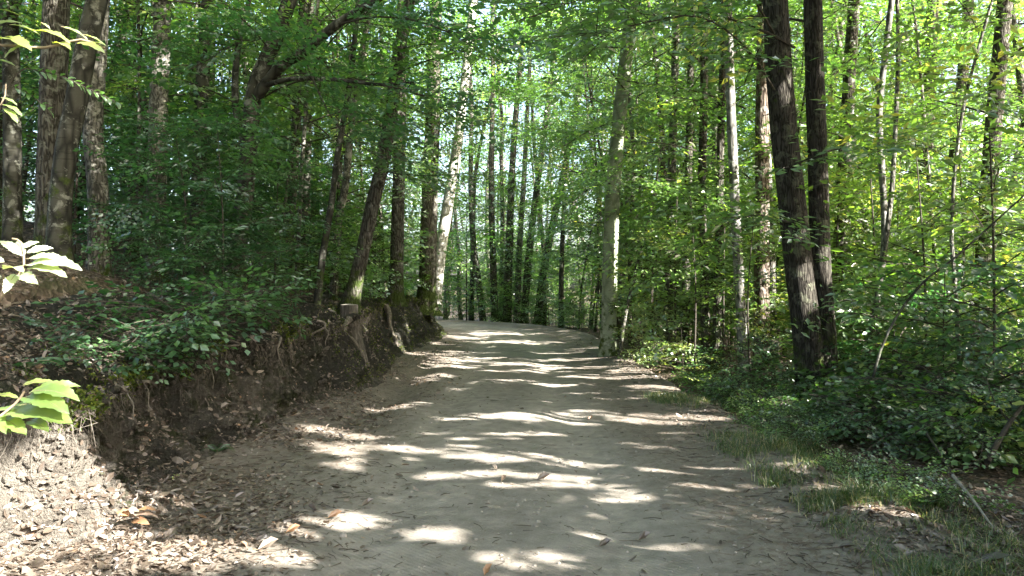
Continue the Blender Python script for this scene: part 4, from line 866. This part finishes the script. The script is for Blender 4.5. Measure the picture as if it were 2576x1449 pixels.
def branch(label, path, r, mat, name='dead_branch', cat='branch', twigs=()):
    p = np.array(path, float); root = empty(name, p[0], label, cat); g = Geo(); q = smooth_path(p, .06); V, Q = tube(q - p[0], np.linspace(r, r * .45, len(q)), 9, .2, 5); g.add(V, Q)
    for t in twigs: q = smooth_path(np.array(t, float), .05); V, Q = tube(q - p[0], np.linspace(r * .45, r * .15, len(q)), 6); g.add(V, Q)
    g.obj('wood', [mat], root)
def on(px, py, d, up=.05):
    x = (px - CX) / F * d; return np.array([x, d, gz(x, d) + up])
branch('pale fallen branch slanting down through the verge at the right', [P(2395, 1195, 5.8), P(2440, 1250, 5.5), P(2470, 1290, 5.3), P(2495, 1325, 5.15)], .014, M_DEADWOOD)
branch('thin dark dead stick poking out of the undergrowth above the pale fallen branch', [P(2330, 1090, 7.4), P(2375, 1160, 6.9), P(2410, 1215, 6.6)], .012, M_TWIG)
branch('crooked dry bough among the right bushes with bare side twigs', [P(2480, 1160, 7.0), P(2540, 1060, 7.3), P(2620, 960, 7.6)], .03, M_TWIG, twigs=[[P(2540, 1060, 7.3), P(2500, 1010, 7.5), P(2480, 950, 7.6)]])
branch('long thin stick lying on the dark bank foot', [bank_pt(6.3, 1.8) + [.05, 0, .03], bank_pt(6.7, 2.6) + [.05, 0, .03], bank_pt(7.3, 4.2) + [.05, 0, .02]], .009, M_TWIG)
branch('grey stick lying on the leaf litter of the bank top', [on(280, 940, 7.2), on(360, 935, 7.3, .07), on(440, 945, 7.4)], .014, M_DEADWOOD)

# ------------------------------------------------------------------ litter, twigs, pebbles, grass, moss
from mathutils.bvhtree import BVHTree
def surface_points(names, pts2):
    """drop points straight down on the named surfaces"""
    trees = []
    for nm in names:
        o = bpy.data.objects[nm]; me = o.data; n = len(me.vertices); co_ = np.empty(n * 3, np.float32); me.vertices.foreach_get('co', co_)
        m = len(me.polygons); li = np.empty(m * 4, np.int32); me.loops.foreach_get('vertex_index', li); co_ = co_.reshape(-1, 3); li = li.reshape(-1, 4)
        c = co_[li].mean(1); k = (np.abs(c[:, 0]) < 13) & (c[:, 1] > 1) & (c[:, 1] < 30); li = li[k]
        trees.append(BVHTree.FromPolygons([tuple(v) for v in co_.tolist()], [tuple(f) for f in li.tolist()]))
    P3 = np.zeros((len(pts2), 3)); N3 = np.zeros((len(pts2), 3)); N3[:, 2] = 1; ok = np.zeros(len(pts2), bool)
    dn = Vector((0, 0, -1))
    for i, (x, y) in enumerate(pts2):
        best = None
        for t in trees:
            h = t.ray_cast(Vector((x, y, 8)), dn)
            if h[0] is not None and (best is None or h[0].z > best[0].z): best = h
        if best is not None: P3[i] = best[0]; n = best[1]; N3[i] = n if n.z > 0 else -n; ok[i] = True
    return P3[ok], N3[ok]
def dens_pts(n, y0, y1, half, power=1.6):
    u = rng.random(n); y = y0 + (y1 - y0) * u ** power; x = rng.uniform(-1, 1, n) * (y * .73 + .4); return np.stack([x, y], -1)
pts = dens_pts(300000, 2.2, 24, 0, 1.55); s1, o1 = so(pts[:, 0], pts[:, 1]); f1 = foot(s1)
edge = np.maximum(sstep(.9, .1, o1 - f1) * (o1 > f1 - 2), 0); dn_ = np.where(o1 < f1, .85, 0) + np.where((o1 >= f1), .75 * sstep(1.8, .3, o1 - f1) + .05 * sstep(2.8, 1.2, o1 - f1), 0)
dn_ = dn_ + np.where(o1 > 1.7, .55 * sstep(1.9, 3.0, o1), 0) + .006
near = sstep(6.5, 4.2, s1) * sstep(-1.0, -2.0, o1) * .4
nz = fbm(pts[:, 0] * 1.1, pts[:, 1] * 1.1, 0, 101, 3); dn_ = (dn_ + near) * np.clip(.62 + 1.9 * nz, .05, 1)
pts = pts[rng.random(len(pts)) < dn_]
P3, N3 = surface_points(['ground', 'road', 'earth_bank'], pts)
fs = np.array([bank_pt(4.2 + 13 * rng.random() ** 1.4, 10 * rng.random() ** .9) for _ in range(7000)]); fcl = fbm(fs[:, 0] * 3, fs[:, 1] * 3, fs[:, 2] * 3, 131, 3); fs = fs[fcl > rng.uniform(-.25, .35, len(fs))]
P3 = np.concatenate([P3, fs + [.012, -.004, .004]]); N3 = np.concatenate([N3, np.tile(unit(np.array([.8, -.25, .6])), (len(fs), 1))]); n = len(P3)
nr = unit(N3 + rng.normal(0, .30, (n, 3))); a = rng.uniform(0, 2 * PI, n); d_ = np.stack([np.cos(a), np.sin(a), rng.normal(0, .2, n)], -1); d_ = d_ - nr * (d_ * nr).sum(1)[:, None]
L = .018 + rng.gamma(2.0, .0125, n); V, Q, k = folded(P3 + np.array([0, 0, .008]), d_, nr, L, L * rng.uniform(.35, .65, n), rng.uniform(-.5, .7, n), rng.uniform(-.2, .25, n))
tn = np.clip(rng.beta(1.9, 2.6, n) * .95, 0, .93); tn[rng.random(n) < .02] = 1; tn = np.tile(tn, 4)
tag(link('leaf_litter', mesh_from('leaf_litter', V, Q, [M_DEAD], None, tn, False)), 'dry brown fallen leaves strewn over bank and track edges', kind='stuff')
print('litter', n)
# twigs
pts = dens_pts(17000, 2.4, 16, 0, 1.8); s1, o1 = so(pts[:, 0], pts[:, 1]); f1 = foot(s1)
keep = rng.random(len(pts)) < np.where(o1 < f1, .55, .10 + .55 * sstep(-.3, -1.6, o1) + .5 * sstep(1.2, 2.2, o1)) ; pts = pts[keep]
P3, N3 = surface_points(['ground', 'road', 'earth_bank'], pts); g = Geo()
for p, nn in zip(P3, N3):
    a = rng.uniform(0, 2 * PI); l = rng.gamma(1.8, .030) + .025; e = np.array([math.cos(a), math.sin(a), 0]) * l; e = e - nn * (e @ nn); b = np.cross(e, nn) * rng.normal(0, .15)
    V, Q = tube(np.array([p + nn * .006 - e / 2, p + nn * .008 + b, p + nn * .006 + e / 2]), np.array([1, .9, .6]) * rng.uniform(.0014, .0034), 4); g.add(V, Q)
tag(g.obj('twigs', [M_LITTWIG]), 'small dark broken twigs scattered over the dirt', kind='stuff')
# pebbles
pts = dens_pts(4200, 2.3, 14, 0, 1.7); s1, o1 = so(pts[:, 0], pts[:, 1]); pts = pts[(o1 > foot(s1) - .1) & (o1 < 2.6)]
P3, N3 = surface_points(['road', 'earth_bank'], pts); g = Geo(); th = np.linspace(0, 2 * PI, 6, endpoint=False)
for p in P3:
    r = min(.03, .0035 + rng.gamma(1.3, .0035)); a = rng.uniform(0, 6); ri = r * rng.uniform(.75, 1.2, 6)
    ring = lambda f, z: np.stack([np.cos(th + a) * ri * f, np.sin(th + a) * ri * f * .8, np.full(6, z * r)], -1) + p
    V = np.concatenate([ring(.9, -.3), ring(1, .25), ring(.6, .65), ring(.05, .75)]); i = np.arange(3)[:, None] * 6; j = np.arange(6)[None]; jn = (j + 1) % 6
    g.add(V, np.stack(np.broadcast_arrays(i + j, i + jn, i + 6 + jn, i + 6 + j), -1).reshape(-1, 4))
tag(g.obj('gravel', [M_STONE]), 'small stones and grit lying on the track', kind='stuff')
# clods of earth crumbling from the bank face
g = Geo()
for _ in range(5200):
    s1 = 4.0 + 13 * rng.random() ** 1.6; k = rng.uniform(.6, 9.5); p = bank_pt(s1, k) + [.006, -.003, 0]; r = min(.05, .006 + rng.gamma(1.4, .0075)); a = rng.uniform(0, 6); ri = r * rng.uniform(.65, 1.3, 6)
    ring = lambda f, z: np.stack([np.cos(th + a) * ri * f, np.sin(th + a) * ri * f, np.full(6, z * r) + rng.normal(0, .12 * r, 6)], -1) + p
    V = np.concatenate([ring(.8, -.5), ring(1.05, .05), ring(.75, .55), ring(.05, .7)]); i = np.arange(3)[:, None] * 6; j = np.arange(6)[None]; jn = (j + 1) % 6
    g.add(V, np.stack(np.broadcast_arrays(i + j, i + jn, i + 6 + jn, i + 6 + j), -1).reshape(-1, 4), 0, 0 if s1 < 5.2 else .35)  # crumbs past the sunlit corner share the bank's painted shade
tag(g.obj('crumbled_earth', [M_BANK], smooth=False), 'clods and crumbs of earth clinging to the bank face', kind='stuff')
# grass on the right verge and a few tufts on the bank
NT = 1400; ts = np.concatenate([3.2 + 8.5 * rng.random(NT) ** 1.3, rng.uniform(12, 16, 60)]); to = np.concatenate([2.3 + 1.35 * rng.random(NT) ** 1.3, foot(ts[-60:]) - rng.uniform(.3, .8, 60)]); tx, ty = xy(ts, to); tc = np.stack([tx, ty], -1); tk = rng.integers(0, len(tc), 52000); tr_ = rng.uniform(.02, .13, len(tc)); pts = tc[tk] + rng.normal(0, 1, (52000, 2)) * tr_[tk][:, None]; s1, o1 = so(pts[:, 0], pts[:, 1])
cl = fbm(pts[:, 0] * 1.6, pts[:, 1] * 1.6, 0, 111, 3)
dn_ = sstep(2.05, 2.5, o1) * (1 - sstep(3.4, 4.6, o1)) * np.clip(.35 + 1.7 * cl, 0, 1) * .95
bt = (o1 < foot(s1) - .25) & (o1 > foot(s1) - .9) & (s1 > 12) & (s1 < 16); dn_ = np.where(bt, np.clip(.2 + 1.8 * cl, 0, 1) * .9, dn_)
pts = pts[rng.random(len(pts)) < dn_]; P3, N3 = surface_points(['ground', 'road', 'earth_bank'], pts); n = len(P3)
a = rng.uniform(0, 2 * PI, n); ln = rng.uniform(.03, .20, n) * np.clip(.7 + .8 * fbm(P3[:, 0] * 2.2, P3[:, 1] * 2.2, 0, 117, 2), .3, 1.5); w_ = rng.uniform(.0016, .0036, n); lean = rng.uniform(.3, 1.5, n); e = np.stack([np.cos(a), np.sin(a), 0 * a], -1); sd = np.stack([-np.sin(a), np.cos(a), 0 * a], -1)
rows = []
for u in (0, .5, 1): rows.append(P3 + e * (ln * lean * u * u)[:, None] + np.array([0, 0, 1.0]) * (ln * (u - .35 * lean * u * u))[:, None])
V = np.concatenate([np.stack([c - sd * (w_ * k)[:, None], c + sd * (w_ * k)[:, None]], 1).reshape(-1, 3) for c, k in zip(rows, (1, .8, .1))]); i = np.arange(n) * 2
Q = np.concatenate([np.stack([b * 2 * n + i, b * 2 * n + i + 1, (b + 1) * 2 * n + i + 1, (b + 1) * 2 * n + i], -1) for b in (0, 1)])
tg = np.where(rng.random(n) < .2, .95, rng.uniform(0, .65, n)); tag(link('grass', mesh_from('grass', V, Q, [M_GRASS], None, np.tile(tg, 2), False)), 'thin green and straw grass along the right verge', kind='stuff')
print('grass', n)
# moss cushions and hanging rootlets on the bank
g = Geo(); sel = []
for _ in range(48000):
    s1 = rng.uniform(5, 27) if rng.random() < .8 else rng.uniform(4.9, 9); k = rng.uniform(6.5, 11.8) if s1 < 12 else rng.uniform(1.5, 11.8); p = bank_pt(s1, k)
    sel.append(p)
sel = np.array(sel); cl = fbm(sel[:, 0] * 2.6, sel[:, 1] * 2.6, sel[:, 2] * 2.6, 121, 3); sel = sel[cl > .06 - .14 * sstep(8, 16, sel[:, 1]) + .12 * rng.random(len(sel))]
n = len(sel); sel = sel + rng.normal(0, .022, (n, 3)) + np.array([.012, 0, .008])
dr = unit(rng.normal(0, 1, (n, 3)) + np.array([.5, -.2, .2])); nr = unit(rng.normal(0, 1, (n, 3))); L = rng.uniform(.018, .05, n); V, Q = kites(sel, dr, nr, L, L * .45, .2)
tag(link('moss', mesh_from('moss', V, Q, [M_MOSS], None, rng.uniform(0, 1, n), False)), 'yellow green moss cushions on the brow of the bank', kind='stuff')
g = Geo()
for _ in range(1500):
    s1 = rng.uniform(4.6, 19); k = rng.uniform(5, 10.2); p = bank_pt(s1, k) + [.03, -.01, 0]; l = rng.uniform(.06, .28)
    q = np.array([p, p + [rng.normal(.03, .02), rng.normal(0, .03), -l * .5], p + [rng.normal(.02, .03), rng.normal(0, .05), -l]]); V, Q = tube(q, [.0026, .002, .001], 3); g.add(V, Q)
tag(g.obj('fine_rootlets', [M_ROOT]), 'fine rootlets hanging from the undercut brow', kind='stuff')

# dead leaves one can pick out on the track
LV = []
def single_leaf(px, py, L, label, az, tint, curl=.3):
    d = F * CAMZ / (py - HY); x = (px - CX) / F * d; P3, N3 = surface_points_cache(x, d)
    root = empty('fallen_leaf', P3, label, 'leaf', 'single dead leaves on the track'); g = Geo(); a = np.zeros((1, 3)) + [0, 0, .012]
    dd = np.array([[math.cos(az), math.sin(az), .15]]); V, Q, k = folded(a, dd, unit(np.array([[rng.normal(0, .25), -.3, 1]])), [L], [L * .55], [.9], [curl]); g.add(V, Q, 0, tint)
    e = np.array([[0, 0, .012], [-math.cos(az) * L * .25, -math.sin(az) * L * .25, .02]]); V, Q = tube(e, [.0022, .0015], 4); g.obj('blade', [M_DEAD], root, False); g2 = Geo(); g2.add(V, Q); g2.obj('stalk', [M_STEM], root)
rb = bpy.data.objects['road']
def surface_points_cache(x, y):
    h = rb.ray_cast(Vector((x, y, 5)), Vector((0, 0, -1)))
    return (h[1], h[2]) if h[0] else (Vector((x, y, 0)), Vector((0, 0, 1)))
bpy.context.view_layer.update()
for a in [(1605,1352,.10,'brown curled leaf alone on the right half of the track',.4,.3),(1505,1372,.09,'brown leaf left of the curled leaf on the right half of the track',.2,.35),(1262,1210,.08,'russet leaf in the sun streaks in mid track',1.2,1.0),(1250,1180,.07,'small orange leaf just behind the russet leaf in mid track',2.2,1.0),
          (825,1303,.11,'orange leaf at the left edge of the bare dirt',.1,1.0),(910,1270,.10,'brown leaf on the left edge of the bare dirt behind the orange one',.6,.45),(1478,1060,.09,'tiny orange leaf in the far sun streak',.5,1.0),(1350,1207,.12,'tan flat leaf lying on the sun streak in mid track',.0,.6),
          (1218,1446,.09,'orange leaf at the bottom edge of the view in the sun',1.0,1.0),(650,1388,.13,'broad tan leaf in the sunny litter at lower left',.3,.8),(720,1345,.10,'russet leaf right of the sunny litter at lower left',.2,1.0)]:
    single_leaf(a[0], a[1], a[2], a[3], a[4], a[5])
root = empty('leaf_cluster', on(340, 1340, 4.95, 0) + [0, 0, .04], 'fallen twig with a bunch of big golden dead leaves in the litter', 'dead leaves'); g = Geo(); O = np.array(root.location)
bx = float(O[0]); O2, _ = surface_points(['road', 'earth_bank', 'ground'], np.array([[bx, float(O[1])]])); root.location = O2[0] + [0, 0, .03]
for i in range(9):
    az = rng.uniform(-.8, .8) + (PI if i % 3 == 0 else 0); p = np.array([rng.normal(0, .05), rng.normal(0, .03), .02 * i / 2]); big_leaf(g, p, p + np.array([math.cos(az), math.sin(az) * .6, rng.normal(0, .15)]) * rng.uniform(.12, .2), .06, unit(rng.normal(0, .4, 3) + [0, 0, 1]), rng.choice([.8, .7, .9]), .12, i)
g.obj('leaves', [M_DEAD], root); g = Geo(); V, Q = tube(np.array([[-.15, 0, 0], [0, .01, .03], [.15, -.02, .02]]), [.005, .004, .003], 5); g.add(V, Q); g.obj('stem', [M_TWIG], root)

# ------------------------------------------------------------------ render settings
scene.render.engine = 'CYCLES'
cy = scene.cycles; cy.max_bounces = 5; cy.diffuse_bounces = 3; cy.glossy_bounces = 2; cy.transmission_bounces = 4; cy.transparent_max_bounces = 4
cy.caustics_reflective = cy.caustics_refractive = False; cy.sample_clamp_indirect = 6
cy.use_denoising = True; cy.denoising_prefilter = 'NONE'; cy.denoiser = 'OPENIMAGEDENOISE'; cy.denoising_input_passes = 'RGB_ALBEDO_NORMAL'
scene.render.use_persistent_data = False
